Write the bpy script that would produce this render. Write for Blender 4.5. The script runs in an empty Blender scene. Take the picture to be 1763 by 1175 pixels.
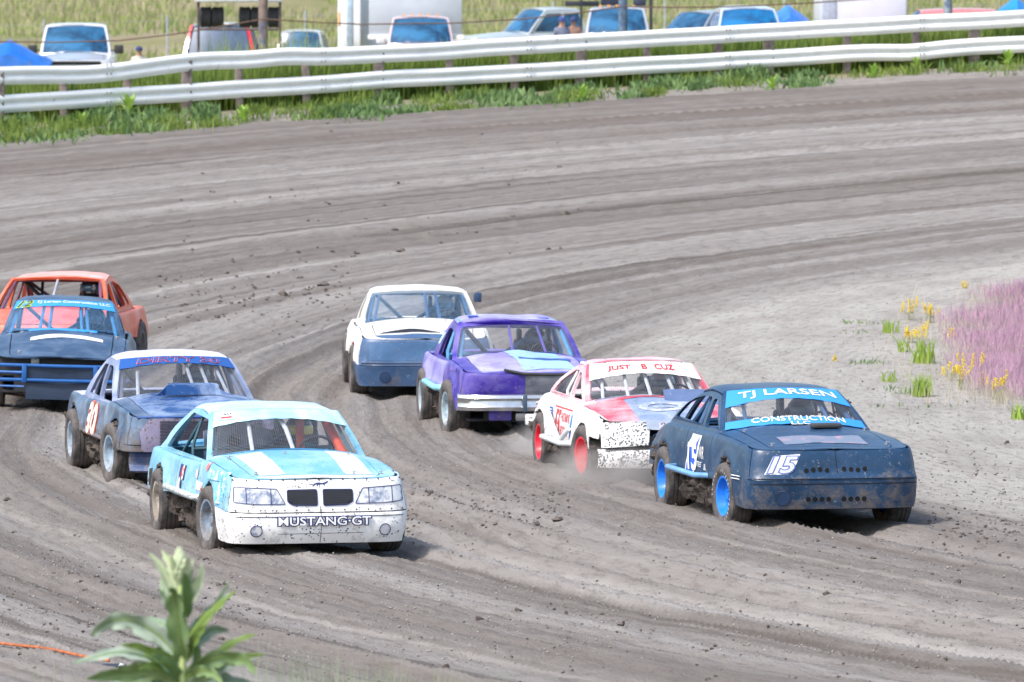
import bpy, bmesh, math, random
import numpy as np
from mathutils import Vector, Matrix, noise as mnoise
from mathutils.geometry import tessellate_polygon
R = math.radians
random.seed(7)
rng = np.random.default_rng(7)
scene = bpy.context.scene
COL = scene.collection

# ------------------------------------------------------------------ camera
FPX, HOR, CAMH = 13500.0, -80.0, 5.545      # focal length and horizon row in photo pixels, eye height in metres
cam_d = bpy.data.cameras.new('camera')
cam = bpy.data.objects.new('camera', cam_d)
COL.objects.link(cam)
cam.location = (0, 0, CAMH)
PITCH = math.atan((587.5 - HOR) / FPX)
cam.rotation_euler = (math.pi / 2 - PITCH, 0, 0)
cam_d.sensor_width = 36
cam_d.lens = 36 * FPX / 1763
cam_d.clip_start = 1
cam_d.clip_end = 5000
cam_d.dof.use_dof = True
cam_d.dof.focus_distance = 74
cam_d.dof.aperture_fstop = 6.8
scene.camera = cam

# ------------------------------------------------------------------ world, sun, exposure
SUN_EL, SUN_AZ = R(52), R(226)              # azimuth clockwise from +Y, the sun stands behind the camera's left shoulder
world = bpy.data.worlds.new('World')
scene.world = world
world.use_nodes = True
wn = world.node_tree
sky = wn.nodes.new('ShaderNodeTexSky')
sky.sky_type = 'NISHITA'
sky.sun_disc = False
sky.sun_elevation = SUN_EL
sky.sun_rotation = SUN_AZ
sky.dust_density = 3.0
sky.air_density = 1.2
bg = wn.nodes['Background']
bg.inputs['Strength'].default_value = 0.15
wn.links.new(sky.outputs[0], bg.inputs['Color'])
sun_d = bpy.data.lights.new('sun', 'SUN')
sun_d.energy = 2.3
sun_d.angle = R(12)
sun_d.color = (1.0, 0.965, 0.92)
sun = bpy.data.objects.new('sun', sun_d)
COL.objects.link(sun)
sdir = Vector((math.sin(SUN_AZ) * math.cos(SUN_EL), math.cos(SUN_AZ) * math.cos(SUN_EL), math.sin(SUN_EL)))
sun.rotation_euler = sdir.to_track_quat('Z', 'Y').to_euler()
scene.view_settings.view_transform = 'Standard'
scene.view_settings.look = 'None'
scene.view_settings.gamma = 1
scene.view_settings.exposure = 0.84
scene.view_settings.use_curve_mapping = False

# ------------------------------------------------------------------ small helpers
def lerp(a, b, t): return a + (b - a) * t
def sstep(a, b, x):
    t = min(1, max(0, (x - a) / (b - a))); return t * t * (3 - 2 * t)
def ci(pts, x):
    """monotone cubic interpolation through (x, y) pairs"""
    if x <= pts[0][0]: return pts[0][1]
    if x >= pts[-1][0]: return pts[-1][1]
    n = len(pts)
    for i in range(n - 1):
        if x <= pts[i + 1][0]: break
    d = [(pts[k + 1][1] - pts[k][1]) / (pts[k + 1][0] - pts[k][0]) for k in range(n - 1)]
    def tan(k):
        if k == 0: return d[0]
        if k == n - 1: return d[-1]
        if d[k - 1] * d[k] <= 0: return 0
        return 2 * d[k - 1] * d[k] / (d[k - 1] + d[k])
    h = pts[i + 1][0] - pts[i][0]; t = (x - pts[i][0]) / h
    m0, m1 = tan(i) * h, tan(i + 1) * h
    return ((2*t**3 - 3*t**2 + 1) * pts[i][1] + (t**3 - 2*t**2 + t) * m0 + (-2*t**3 + 3*t**2) * pts[i+1][1] + (t**3 - t**2) * m1)

def tag(o, label=None, cat=None, group=None, kind=None):
    if label: o['label'] = label
    if cat: o['category'] = cat
    if group: o['group'] = group
    if kind: o['kind'] = kind
    return o
def empty(name, loc=(0, 0, 0), rot=(0, 0, 0), label=None, cat=None, group=None, scale=1):
    o = bpy.data.objects.new(name, None); COL.objects.link(o)
    o.location = loc; o.rotation_euler = rot; o.scale = (scale,) * 3
    o.empty_display_size = 0.2
    return tag(o, label, cat, group)
def mesh_obj(name, verts, faces, mat, parent=None, smooth=True, sharp=40):
    me = bpy.data.meshes.new(name)
    me.from_pydata([tuple(v) for v in verts], [], faces)
    if smooth and len(me.polygons):
        me.polygons.foreach_set('use_smooth', [True] * len(me.polygons))
        try: me.set_sharp_from_angle(angle=R(sharp))
        except Exception: pass
    me.validate()
    me.update()
    if mat: me.materials.append(mat)
    o = bpy.data.objects.new(name, me); COL.objects.link(o)
    if parent: o.parent = parent
    return o

class MB:
    def __init__(s): s.v = []; s.f = []
    def add(s, vs, fs):
        n = len(s.v); s.v += [tuple(v) for v in vs]; s.f += [tuple(i + n for i in f) for f in fs]
        return s
    def box(s, c, size, rot=None):
        x, y, z = (k / 2 for k in size)
        vs = [Vector((sx * x, sy * y, sz * z)) for sx in (-1, 1) for sy in (-1, 1) for sz in (-1, 1)]
        if rot is not None: vs = [rot @ v for v in vs]
        c = Vector(c)
        return s.add([v + c for v in vs], [(0, 1, 3, 2), (4, 6, 7, 5), (0, 4, 5, 1), (2, 3, 7, 6), (0, 2, 6, 4), (1, 5, 7, 3)])
    def bbox(s, c, size, b=0.01, rot=None):
        """box with chamfered edges"""
        bm = bmesh.new(); bmesh.ops.create_cube(bm, size=1)
        for v in bm.verts: v.co = Vector((v.co.x * size[0], v.co.y * size[1], v.co.z * size[2]))
        bmesh.ops.bevel(bm, geom=list(bm.edges), offset=b, segments=2, affect='EDGES', profile=0.5)
        m = rot if rot is not None else Matrix.Identity(3)
        bm.verts.index_update()
        s.add([m @ v.co + Vector(c) for v in bm.verts], [[v.index for v in f.verts] for f in bm.faces]); bm.free()
        return s
    def tube(s, path, r, n=8, cap=True):
        P = [Vector(p) for p in path]; rr = r if isinstance(r, (list, tuple)) else [r] * len(P)
        vs = []; fs = []; up = None
        for i, p in enumerate(P):
            t = ((P[min(i + 1, len(P) - 1)] - P[max(i - 1, 0)])).normalized()
            if up is None: up = Vector((0, 0, 1)) if abs(t.z) < .9 else Vector((1, 0, 0))
            a = t.cross(up); a = a.normalized() if a.length > 1e-6 else t.orthogonal().normalized()
            b = a.cross(t).normalized(); up = b
            for k in range(n):
                an = 2 * math.pi * k / n
                vs.append(p + (a * math.cos(an) + b * math.sin(an)) * rr[i])
        for i in range(len(P) - 1):
            for k in range(n):
                fs.append((i * n + k, i * n + (k + 1) % n, (i + 1) * n + (k + 1) % n, (i + 1) * n + k))
        if cap: fs.append(tuple(range(n))[::-1]); fs.append(tuple((len(P) - 1) * n + k for k in range(n)))
        return s.add(vs, fs)
    def lathe(s, prof, n=32, c=(0, 0, 0), axis='X', closed=False):
        """profile of (offset along axis, radius)"""
        vs = []; fs = []; m = len(prof)
        for k in range(n):
            a = 2 * math.pi * k / n
            for o, r in prof:
                p = (o, r * math.cos(a), r * math.sin(a)) if axis == 'X' else ((r * math.cos(a), o, r * math.sin(a)) if axis == 'Y' else (r * math.cos(a), r * math.sin(a), o))
                vs.append((p[0] + c[0], p[1] + c[1], p[2] + c[2]))
        for k in range(n):
            k2 = (k + 1) % n
            for j in range(m if closed else m - 1):
                j2 = (j + 1) % m
                fs.append((k * m + j, k * m + j2, k2 * m + j2, k2 * m + j))
        return s.add(vs, fs)
    def grid(s, rows, ref=None):
        n = len(rows); m = len(rows[0]); vs = [p for r in rows for p in r]
        fs = []
        for i in range(n - 1):
            for j in range(m - 1):
                fs.append((i * m + j, i * m + j + 1, (i + 1) * m + j + 1, (i + 1) * m + j))
        if ref is not None: fs = orient(vs, fs, ref)
        return s.add(vs, fs)
    def blob(s, c, size, seed=0, n=7, amp=.35):
        vs = []; fs = []; m = n + 2
        for i in range(n):
            th = math.pi * (i + .5) / n
            for j in range(m):
                ph = 2 * math.pi * j / m
                d = Vector((math.sin(th) * math.cos(ph), math.sin(th) * math.sin(ph), math.cos(th)))
                k = 1 + amp * 2 * mnoise.noise(d * 1.7 + Vector((seed * 3.1, seed * 1.7, seed)))
                vs.append((c[0] + d.x * size[0] * k, c[1] + d.y * size[1] * k, c[2] + d.z * size[2] * k))
        for i in range(n - 1):
            for j in range(m):
                fs.append((i * m + j, i * m + (j + 1) % m, (i + 1) * m + (j + 1) % m, (i + 1) * m + j))
        fs.append(tuple(range(m))); fs.append(tuple((n - 1) * m + k for k in range(m))[::-1])
        return s.add(vs, fs)
    def build(s, name, mat, parent=None, smooth=True, sharp=40, merge=False, thick=0, gap=0, label=None):
        vs, fs = s.v, s.f
        if merge or gap or thick:
            bm = bmesh.new()
            bv = [bm.verts.new(v) for v in vs]
            for f in fs:
                if len(set(f)) < 3: continue
                try: bm.faces.new([bv[i] for i in f])
                except ValueError: pass
            bmesh.ops.remove_doubles(bm, verts=bm.verts, dist=1e-4)
            bmesh.ops.dissolve_degenerate(bm, edges=bm.edges, dist=1e-5)
            bm.normal_update()
            if gap:
                mv = {}
                for v in bm.verts:
                    if v.is_boundary:
                        d = Vector()
                        for f in v.link_faces: d += f.calc_center_median() - v.co
                        d -= v.normal * d.dot(v.normal)
                        if d.length > 1e-6: mv[v] = d.normalized() * gap
                for v, d in mv.items(): v.co += d
            bm.verts.index_update()
            vs = [v.co.copy() for v in bm.verts]; fs = [tuple(v.index for v in f.verts) for f in bm.faces]
            if thick:
                n = len(vs); inner = [v.co - v.normal * thick for v in bm.verts]
                ext = []
                for e in bm.edges:
                    if e.is_boundary:
                        l = e.link_loops[0]; a = l.vert.index; b = l.link_loop_next.vert.index
                        ext.append((a, a + n, b + n, b))
                fs = fs + [tuple(i + n for i in f[::-1]) for f in fs] + ext
                vs = vs + inner
            bm.free()
        o = mesh_obj(name, vs, fs, mat, parent, smooth, sharp)
        if label: o['label'] = label
        return o

def orient(vs, fs, ref):
    """flip faces so their normals point along ref (a vector function of the face centre)"""
    out = []
    for f in fs:
        p = [Vector(vs[i]) for i in f]
        c = sum(p, Vector()) / len(p); n = Vector()
        for i in range(len(p)): n += (p[i] - c).cross(p[(i + 1) % len(p)] - c)
        r = ref(c) if callable(ref) else Vector(ref)
        out.append(tuple(f) if n.dot(r) >= 0 else tuple(f)[::-1])
    return out
def off(surf, u, v, d, ref):
    p = surf(u, v); e = 1e-3
    n = (surf(u + e, v) - surf(u - e, v)).cross(surf(u, v + e) - surf(u, v - e))
    if n.length < 1e-12: return p
    n.normalize()
    r = Vector(ref)
    if n.dot(r) < 0: n = -n
    return p + n * d
def holed(loops, fn, thick, mb=None):
    """flat outline with holes (2D loops) mapped by fn(u, v, depth), given a thickness"""
    mb = mb or MB()
    flat = [(p[0], p[1]) for L in loops for p in L]
    tris = tessellate_polygon([[Vector((p[0], p[1], 0)) for p in L] for L in loops])
    n = len(flat)
    vs = [fn(u, v, 0) for u, v in flat] + [fn(u, v, thick) for u, v in flat]
    fs = []
    for t in tris:
        fs.append(tuple(t)); fs.append(tuple(i + n for i in t[::-1]))
    k = 0
    for L in loops:
        m = len(L)
        for i in range(m):
            a, b = k + i, k + (i + 1) % m
            fs.append((a, b, b + n, a + n))
        k += m
    return mb.add(vs, fs)
def fix_normals(o):
    bm = bmesh.new(); bm.from_mesh(o.data)
    bmesh.ops.recalc_face_normals(bm, faces=bm.faces); bm.to_mesh(o.data); bm.free()
    return o
def round_poly(pts, r, n=5):
    out = []; m = len(pts)
    for i in range(m):
        a, b, c = Vector(pts[i - 1]), Vector(pts[i]), Vector(pts[(i + 1) % m])
        d1 = (a - b); d2 = (c - b); rr = min(r, d1.length * .45, d2.length * .45)
        p, q = b + d1.normalized() * rr, b + d2.normalized() * rr
        for k in range(n + 1):
            t = k / n
            out.append((1-t)**2 * p + 2*t*(1-t) * b + t*t * q)
    # subdivide long edges so the outline can follow a curved surface
    res = []
    for i in range(len(out)):
        a, b = out[i], out[(i + 1) % len(out)]
        k = max(1, int((b - a).length / .14))
        for j in range(k): res.append(a.lerp(b, j / k))
    return [(p.x, p.y) for p in res]

_txt = {}
def text_shape(s, bold=0.0, shear=0.0):
    key = (s, bold, shear)
    if key in _txt: return _txt[key]
    cu = bpy.data.curves.new('text', 'FONT'); cu.body = s; cu.size = 1; cu.offset = bold; cu.shear = shear
    cu.resolution_u = 3
    o = bpy.data.objects.new('text', cu); COL.objects.link(o)
    dg = bpy.context.evaluated_depsgraph_get(); dg.update()
    me = o.evaluated_get(dg).to_mesh()
    bm = bmesh.new(); bm.from_mesh(me)
    o.evaluated_get(dg).to_mesh_clear()
    bmesh.ops.subdivide_edges(bm, edges=[e for e in bm.edges if e.calc_length() > .35], cuts=2, use_grid_fill=False)
    bmesh.ops.triangulate(bm, faces=bm.faces)
    bm.verts.index_update()
    vs = [(v.co.x, v.co.y) for v in bm.verts]; fs = [tuple(v.index for v in f.verts) for f in bm.faces]
    bm.free()
    bpy.data.objects.remove(o); bpy.data.curves.remove(cu)
    xs = [v[0] for v in vs]; ys = [v[1] for v in vs]
    bb = (min(xs), max(xs), min(ys), max(ys))
    _txt[key] = (vs, fs, bb); return _txt[key]
def text_on(s, fn, u0, u1, v0, v1, mb=None, bold=0, shear=0, depth=.004, base=None):
    """lettering laid on a surface: fills the box u0..u1, v0..v1; fn(u, v, offset) -> point"""
    vs, fs, bb = text_shape(s, bold, shear)
    if base is not None: bb = text_shape(s, base, shear)[2]
    mb = mb or MB()
    P = [fn(lerp(u0, u1, (x - bb[0]) / (bb[1] - bb[0])), lerp(v0, v1, (y - bb[2]) / (bb[3] - bb[2])), depth) for x, y in vs]
    return mb.add(P, fs)
def patch(fn, u0, u1, v0, v1, nu=8, nv=6, depth=.003, mb=None, shape=None):
    mb = mb or MB(); rows = []
    for i in range(nu + 1):
        a = i / nu; row = []
        for j in range(nv + 1):
            b = j / nv; u, v = lerp(u0, u1, a), lerp(v0, v1, b)
            if shape: u, v = shape(a, b, u, v)
            row.append(fn(u, v, depth))
        rows.append(row)
    return mb.grid(rows)
def disc(fn, u, v, ru, rv, depth, n=20, mb=None, r0=0.0):
    mb = mb or MB()
    if r0 <= 0:
        P = [fn(u, v, depth)] + [fn(u + ru * math.cos(2*math.pi*k/n), v + rv * math.sin(2*math.pi*k/n), depth) for k in range(n)]
        return mb.add(P, [(0, k + 1, (k + 1) % n + 1) for k in range(n)])
    P = []
    for k in range(n):
        c, s_ = math.cos(2*math.pi*k/n), math.sin(2*math.pi*k/n)
        P += [fn(u + ru * c * r0, v + rv * s_ * r0, depth), fn(u + ru * c, v + rv * s_, depth * .9)]
    return mb.add(P, [(2*k, 2*k+1, 2*((k+1) % n)+1, 2*((k+1) % n)) for k in range(n)])

# ------------------------------------------------------------------ materials
def new_mat(name):
    m = bpy.data.materials.new(name); m.use_nodes = True
    nt = m.node_tree; b = nt.nodes['Principled BSDF']
    return m, nt, b
def N(nt, t, **k):
    n = nt.nodes.new(t)
    for a, v in k.items():
        if a in n.inputs: n.inputs[a].default_value = v
        else: setattr(n, a, v)
    return n
def ramp(nt, fac, stops):
    r = nt.nodes.new('ShaderNodeValToRGB'); el = r.color_ramp.elements
    while len(el) < len(stops): el.new(0.5)
    for e, (p, c) in zip(el, stops):
        e.position = p; e.color = (c, c, c, 1) if isinstance(c, (int, float)) else (*c, 1)
    nt.links.new(fac, r.inputs[0]); return r.outputs[0]
def mixc(nt, fac, a, b, mode='MIX'):
    m = nt.nodes.new('ShaderNodeMix'); m.data_type = 'RGBA'; m.blend_type = mode
    for i, x in ((0, fac), (6, a), (7, b)):
        if isinstance(x, bpy.types.NodeSocket): nt.links.new(x, m.inputs[i])
        elif i == 0: m.inputs[0].default_value = x
        else: m.inputs[i].default_value = (*x, 1)
    return m.outputs[2]
def math_n(nt, op, a, b=0.0, clamp=False):
    m = nt.nodes.new('ShaderNodeMath'); m.operation = op; m.use_clamp = clamp
    for i, x in ((0, a), (1, b)):
        if isinstance(x, bpy.types.NodeSocket): nt.links.new(x, m.inputs[i])
        else: m.inputs[i].default_value = x
    return m.outputs[0]
def noise_n(nt, vec, scale, detail=4, rough=.55, dist=0):
    n = N(nt, 'ShaderNodeTexNoise'); n.inputs['Scale'].default_value = scale
    n.inputs['Detail'].default_value = detail; n.inputs['Roughness'].default_value = rough
    n.inputs['Distortion'].default_value = dist
    if vec is not None: nt.links.new(vec, n.inputs['Vector'])
    return n.outputs[0]
def bump_n(nt, b, h, strength, dist):
    bp = nt.nodes.new('ShaderNodeBump'); bp.inputs['Strength'].default_value = strength; bp.inputs['Distance'].default_value = dist
    nt.links.new(h, bp.inputs['Height']); nt.links.new(bp.outputs[0], b.inputs['Normal'])

MUD = (0.145, 0.12, 0.105)
_m = {}
def plain(name, col, rough=.6, metal=0, var=.25, bump=0, scale=8, spec=.5):
    if name in _m: return _m[name]
    m, nt, b = new_mat(name)
    tc = N(nt, 'ShaderNodeTexCoord').outputs['Object']
    n = noise_n(nt, tc, scale, 6, .6)
    c = mixc(nt, ramp(nt, n, [(.3, 0.0), (.7, 1.0)]), tuple(k * (1 - var) for k in col), tuple(min(1, k * (1 + var * .6)) for k in col))
    nt.links.new(c, b.inputs['Base Color'])
    b.inputs['Roughness'].default_value = rough; b.inputs['Metallic'].default_value = metal
    b.inputs['Specular IOR Level'].default_value = spec
    if bump: bump_n(nt, b, noise_n(nt, tc, scale * 4, 5), 1.0, bump)
    _m[name] = m; return m
def paint(name, col, rough=.32, mud=.5, fade=.25, col2=None, specks=.5, spk_col=(.115, .095, .085)):
    """raced car paint: faded coats, scuffs, mud thrown from the wheels"""
    if name in _m: return _m[name]
    m, nt, b = new_mat(name); L = nt.links
    tc = N(nt, 'ShaderNodeTexCoord').outputs['Object']
    col2 = col2 or tuple(min(1, k * .55 + .22) for k in col)
    n1 = noise_n(nt, tc, 2.2, 7, .62, .4)
    c = mixc(nt, ramp(nt, n1, [(.42, 0.0), (.72, fade * 2.2 if fade < .45 else 1.0)]), col, col2)
    n2 = noise_n(nt, tc, 26, 3, .6)
    c = mixc(nt, ramp(nt, n2, [(.64, 0.0), (.72, .35)]), c, tuple(min(1, k * .4 + .4) for k in col))
    sep = N(nt, 'ShaderNodeSeparateXYZ'); L.new(tc, sep.inputs[0])
    # mud: heavier low down, broken into splashes
    low = math_n(nt, 'MULTIPLY', math_n(nt, 'SUBTRACT', .66, sep.outputs[2]), 0.80 * mud)
    nm = noise_n(nt, tc, 7, 10, .72, .3)
    mm = ramp(nt, math_n(nt, 'ADD', nm, low), [(.57, 0.0), (.78, 1.0)])
    c = mixc(nt, math_n(nt, 'MULTIPLY', mm, .8), c, MUD)
    vo = N(nt, 'ShaderNodeTexVoronoi'); vo.inputs['Scale'].default_value = 42; L.new(tc, vo.inputs['Vector'])
    rad = math_n(nt, 'MULTIPLY', noise_n(nt, tc, 9, 3), .62 * min(specks, 1.4))
    sp = math_n(nt, 'LESS_THAN', vo.outputs['Distance'], rad)
    pick = math_n(nt, 'GREATER_THAN', noise_n(nt, tc, 11, 2), .66 - .10 * specks)
    spk = math_n(nt, 'MULTIPLY', sp, pick)
    c = mixc(nt, math_n(nt, 'MULTIPLY', spk, .9), c, spk_col)
    L.new(c, b.inputs['Base Color'])
    rr = math_n(nt, 'ADD', math_n(nt, 'MULTIPLY', mm, .5), rough + .0)
    rr = math_n(nt, 'ADD', rr, math_n(nt, 'MULTIPLY', n1, .15), True)
    L.new(rr, b.inputs['Roughness'])
    h = math_n(nt, 'ADD', math_n(nt, 'MULTIPLY', noise_n(nt, tc, 4.5, 3, .5), .012), math_n(nt, 'MULTIPLY', mm, .004))
    h = math_n(nt, 'ADD', h, math_n(nt, 'MULTIPLY', spk, .003))
    bump_n(nt, b, h, .8, 1.0)
    _m[name] = m; return m
def decal_mat(name, col, wear=.25, rough=.5):
    if name in _m: return _m[name]
    m, nt, b = new_mat(name)
    tc = N(nt, 'ShaderNodeTexCoord').outputs['Object']
    n = noise_n(nt, tc, 16, 8, .7)
    c = mixc(nt, ramp(nt, n, [(.60, 0.0), (.72, wear * 2)]), col, MUD)
    nt.links.new(c, b.inputs['Base Color']); b.inputs['Roughness'].default_value = rough
    _m[name] = m; return m
def glass_mat(name, col, rough=.06):
    if name in _m: return _m[name]
    m, nt, b = new_mat(name)
    b.inputs['Base Color'].default_value = (*col, 1); b.inputs['Roughness'].default_value = rough
    b.inputs['Specular IOR Level'].default_value = .8; b.inputs['Coat Weight'].default_value = .6
    b.inputs['Coat Roughness'].default_value = .03
    _m[name] = m; return m
def smudge(name, c1, c2, scale=9, lo=.46, hi=.58, rough=.3):
    if name in _m: return _m[name]
    m, nt, b = new_mat(name); tc = N(nt, 'ShaderNodeTexCoord').outputs['Object']
    c = mixc(nt, ramp(nt, noise_n(nt, tc, scale, 6, .65, .6), [(lo, 0.0), (hi, 1.0)]), c1, c2)
    nt.links.new(c, b.inputs['Base Color']); b.inputs['Roughness'].default_value = rough
    _m[name] = m; return m
def tyre_mat():
    if 'tyre' in _m: return _m['tyre']
    m, nt, b = new_mat('tyre')
    tc = N(nt, 'ShaderNodeTexCoord').outputs['Object']
    n = noise_n(nt, tc, 6, 9, .7)
    c = mixc(nt, ramp(nt, n, [(.35, 0.0), (.68, 1.0)]), (.03, .03, .034), (.15, .13, .12))
    nt.links.new(c, b.inputs['Base Color']); b.inputs['Roughness'].default_value = .8
    bump_n(nt, b, noise_n(nt, tc, 40, 6, .7), .8, .006)
    _m['tyre'] = m; return m
def leaf_mat(name, c1, c2, trans=.3, scale=3, rough=.55):
    if name in _m: return _m[name]
    m, nt, b = new_mat(name)
    tc = N(nt, 'ShaderNodeTexCoord').outputs['Object']
    oi = N(nt, 'ShaderNodeNewGeometry')
    n = noise_n(nt, tc, scale, 3)
    f = math_n(nt, 'ADD', math_n(nt, 'MULTIPLY', oi.outputs['Random Per Island'], .6), math_n(nt, 'MULTIPLY', n, .5))
    c = mixc(nt, f, c1, c2)
    nt.links.new(c, b.inputs['Base Color']); b.inputs['Roughness'].default_value = rough
    tr = N(nt, 'ShaderNodeBsdfTranslucent'); nt.links.new(c, tr.inputs[0])
    mx = N(nt, 'ShaderNodeMixShader'); mx.inputs[0].default_value = trans
    nt.links.new(b.outputs[0], mx.inputs[1]); nt.links.new(tr.outputs[0], mx.inputs[2])
    nt.links.new(mx.outputs[0], nt.nodes['Material Output'].inputs[0])
    _m[name] = m; return m

# ------------------------------------------------------------------ terrain
CX, CY, KF = 33.0, 97.0, .62                 # centre of the turn; nearer half stretched towards the camera
def rail_y(x):
    d = 60.5**2 - (min(x, 22) - CX)**2
    return CY + math.sqrt(max(d, 1)) if x > -27 else CY + 8
def np_rail_y(x):
    xc = np.clip(x, -20, 22); return CY + np.sqrt(60.5**2 - (xc - CX)**2)
def np_sstep(a, b, x):
    t = np.clip((x - a) / (b - a), 0, 1); return t * t * (3 - 2 * t)
def g_base(x, y):
    x = np.asarray(x, float); y = np.asarray(y, float)
    xr = np.clip(x, -16, 18)
    ry = np_rail_y(x)
    zr = 3.516 + .0485 * (xr + 9.17) - 1.06
    t = np.clip((y - 98) / (ry - 98), 0, 1)
    bank = zr * t**1.25
    back = 2.0 + .035 * (xr + 10)
    tb = np_sstep(0, 1, (y - ry - 2.0) / 24)
    z = np.where(y > ry, zr + (back - zr) * tb, bank)
    z = z + np.clip(y - 235, 0, 700) * .030
    z = z + np.clip(53 - y, 0, 14) * .10
    return z
def vnoise(x, y, seed=0):
    xi = np.floor(x).astype(np.int64); yi = np.floor(y).astype(np.int64); xf = x - xi; yf = y - yi
    def h(a, b):
        k = (a * 374761393 + b * 668265263 + seed * 1442695041) & 0x7fffffff
        k = ((k ^ (k >> 13)) * 1274126177) & 0x7fffffff
        return ((k ^ (k >> 16)) & 0xffff) / 65535.0
    u = xf * xf * (3 - 2 * xf); v = yf * yf * (3 - 2 * yf)
    return (h(xi, yi) * (1 - u) + h(xi + 1, yi) * u) * (1 - v) + (h(xi, yi + 1) * (1 - u) + h(xi + 1, yi + 1) * u) * v
def polar(x, y):
    k = np.where(y < CY, KF, 1.0); dy = (y - CY) * k
    return np.sqrt((x - CX)**2 + dy**2), np.arctan2(dy, CX - x) * 38
def inner_edge(y): return 31 + 2 * np_sstep(88, 112, y)
def ruts(x, y):
    r, a = polar(x, y)
    rw = r + .8 * (vnoise(a * .02, r * .10, 3) - .5) + .05 * (vnoise(a * .18, r * .5, 5) - .5)
    h = 0
    for f, am, sa, sd in ((.55, .038, .005, 11), (1.5, .054, .012, 12), (3.3, .042, .02, 13), (7.0, .022, .05, 14), (13.0, .012, .08, 15)):
        n = vnoise(rw * f, a * sa, sd); am = am * (1 if f < 5 else (y < 99) * np_sstep(99, 92, y)); h = h + am * (1 - np.abs(n * 2 - 1) * 2)
    on = np_sstep(-1.0, .8, r - inner_edge(y)) * np_sstep(60.5, 57.5, r)
    h = h * (.12 + .88 * on)
    h = h + (.35 + .65 * on) * (.022 * (vnoise(x * 3.3, y * 2.2, 21) - .5) + .016 * (vnoise(x * 8, y * 5, 22) - .5))
    return h
def gz(x, y):
    x = np.asarray(x, float); y = np.asarray(y, float)
    return g_base(x, y) + ruts(x, y) * (y > 50) * (y < 165)
def ground_z(x, y): return float(g_base(x, y))
def scale_at(yd): return FPX / yd
def photo_pt(px, py, z=0.0, it=30):
    """where the view ray of a photo pixel meets the ground raised by z"""
    y = 80.0
    lo, hi = 52.0, 900.0
    for _ in range(60):
        mid = (lo + hi) / 2; s = FPX / mid; X = (px - 881.5) / s
        yy = HOR + (CAMH - (ground_z(X, mid) + z)) * s
        if yy > py: lo = mid
        else: hi = mid
    s = FPX / lo
    return Vector(((px - 881.5) / s, lo, ground_z((px - 881.5) / s, lo)))

def build_ground():
    xs = np.concatenate([[-900, -500, -250, -120, -70, -45, -30, -22, -18], np.arange(-15, 16.01, .05), [18, 22, 30, 45, 70, 120, 250, 500, 900]])
    ys = np.concatenate([[-120, -60, -20, 0, 15, 25, 32, 36, 40, 44, 48, 52, 54], np.arange(55, 100, .11), np.arange(100, 160, .14), np.arange(160, 215, 1.2), [220, 230, 245, 260, 280, 300, 330, 370, 420, 500, 600, 750, 900, 1200]])
    X, Y = np.meshgrid(xs, ys)
    inz = (np.abs(X) < 15.5)
    Z = g_base(X, Y) + ruts(X, Y) * (Y > 54.5) * (Y < 160) * inz + (Y > 54.5) * (Y < 160) * inz * 0
    r, a = polar(X, Y)
    ny, nx = X.shape
    V = np.stack([X, Y, Z], -1).reshape(-1, 3)
    idx = np.arange(ny * nx).reshape(ny, nx)
    F = np.stack([idx[:-1, :-1], idx[:-1, 1:], idx[1:, 1:], idx[1:, :-1]], -1).reshape(-1, 4)
    fc = V[F].mean(1)
    fr, fa = polar(fc[:, 0], fc[:, 1])
    ie = inner_edge(fc[:, 1])
    beyond = (fr > 60.5) | (fc[:, 0] < -16) & (fc[:, 1] > 97) & (fr > 60.5)
    cls = np.where(fr < ie, 1, np.where(beyond, 2, 0))
    cls = np.where(fc[:, 1] < 50, 3, cls)
    cls = np.where((cls == 2) & (fc[:, 1] > 200), 4, cls)
    ra = r.reshape(-1); aa = a.reshape(-1)
    inf = np.clip((ra - inner_edge(V[:, 1])) + 0 + .7 * (vnoise(aa * .12, ra * .5, 31) - .5), -1, 1)
    ry = np_rail_y(V[:, 0])
    grass = np_sstep(59.4, 60.8, ra + .8 * (vnoise(V[:, 0] * .8, V[:, 1] * .5, 7) - .5)) * (V[:, 1] > 60)
    grass = np.maximum(grass, np_sstep(53, 50, V[:, 1]))
    mat = ground_mat()
    for c, nm in ((0, 'dirt_track'), (1, 'infield_ground'), (2, 'outer_ground'), (3, 'spectator_bank'), (4, 'hillside')):
        f = F[cls == c]
        if not len(f): continue
        used, inv = np.unique(f, return_inverse=True); f2 = inv.reshape(-1, 4)
        me = bpy.data.meshes.new(nm)
        me.vertices.add(len(used)); me.vertices.foreach_set('co', V[used].astype(np.float32).ravel())
        me.loops.add(f2.size); me.loops.foreach_set('vertex_index', f2.ravel().astype(np.int32))
        me.polygons.add(len(f2)); me.polygons.foreach_set('loop_start', (np.arange(len(f2)) * 4).astype(np.int32))
        me.polygons.foreach_set('loop_total', np.full(len(f2), 4, np.int32))
        me.polygons.foreach_set('use_smooth', np.ones(len(f2), bool))
        me.update(calc_edges=True)
        for an, arr in (('rad', ra), ('arc', aa), ('inf', inf), ('grass', grass)):
            at = me.attributes.new(an, 'FLOAT', 'POINT'); at.data.foreach_set('value', arr[used].astype(np.float32))
        me.materials.append(mat)
        o = bpy.data.objects.new(nm, me); COL.objects.link(o); o['kind'] = 'structure'

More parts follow.
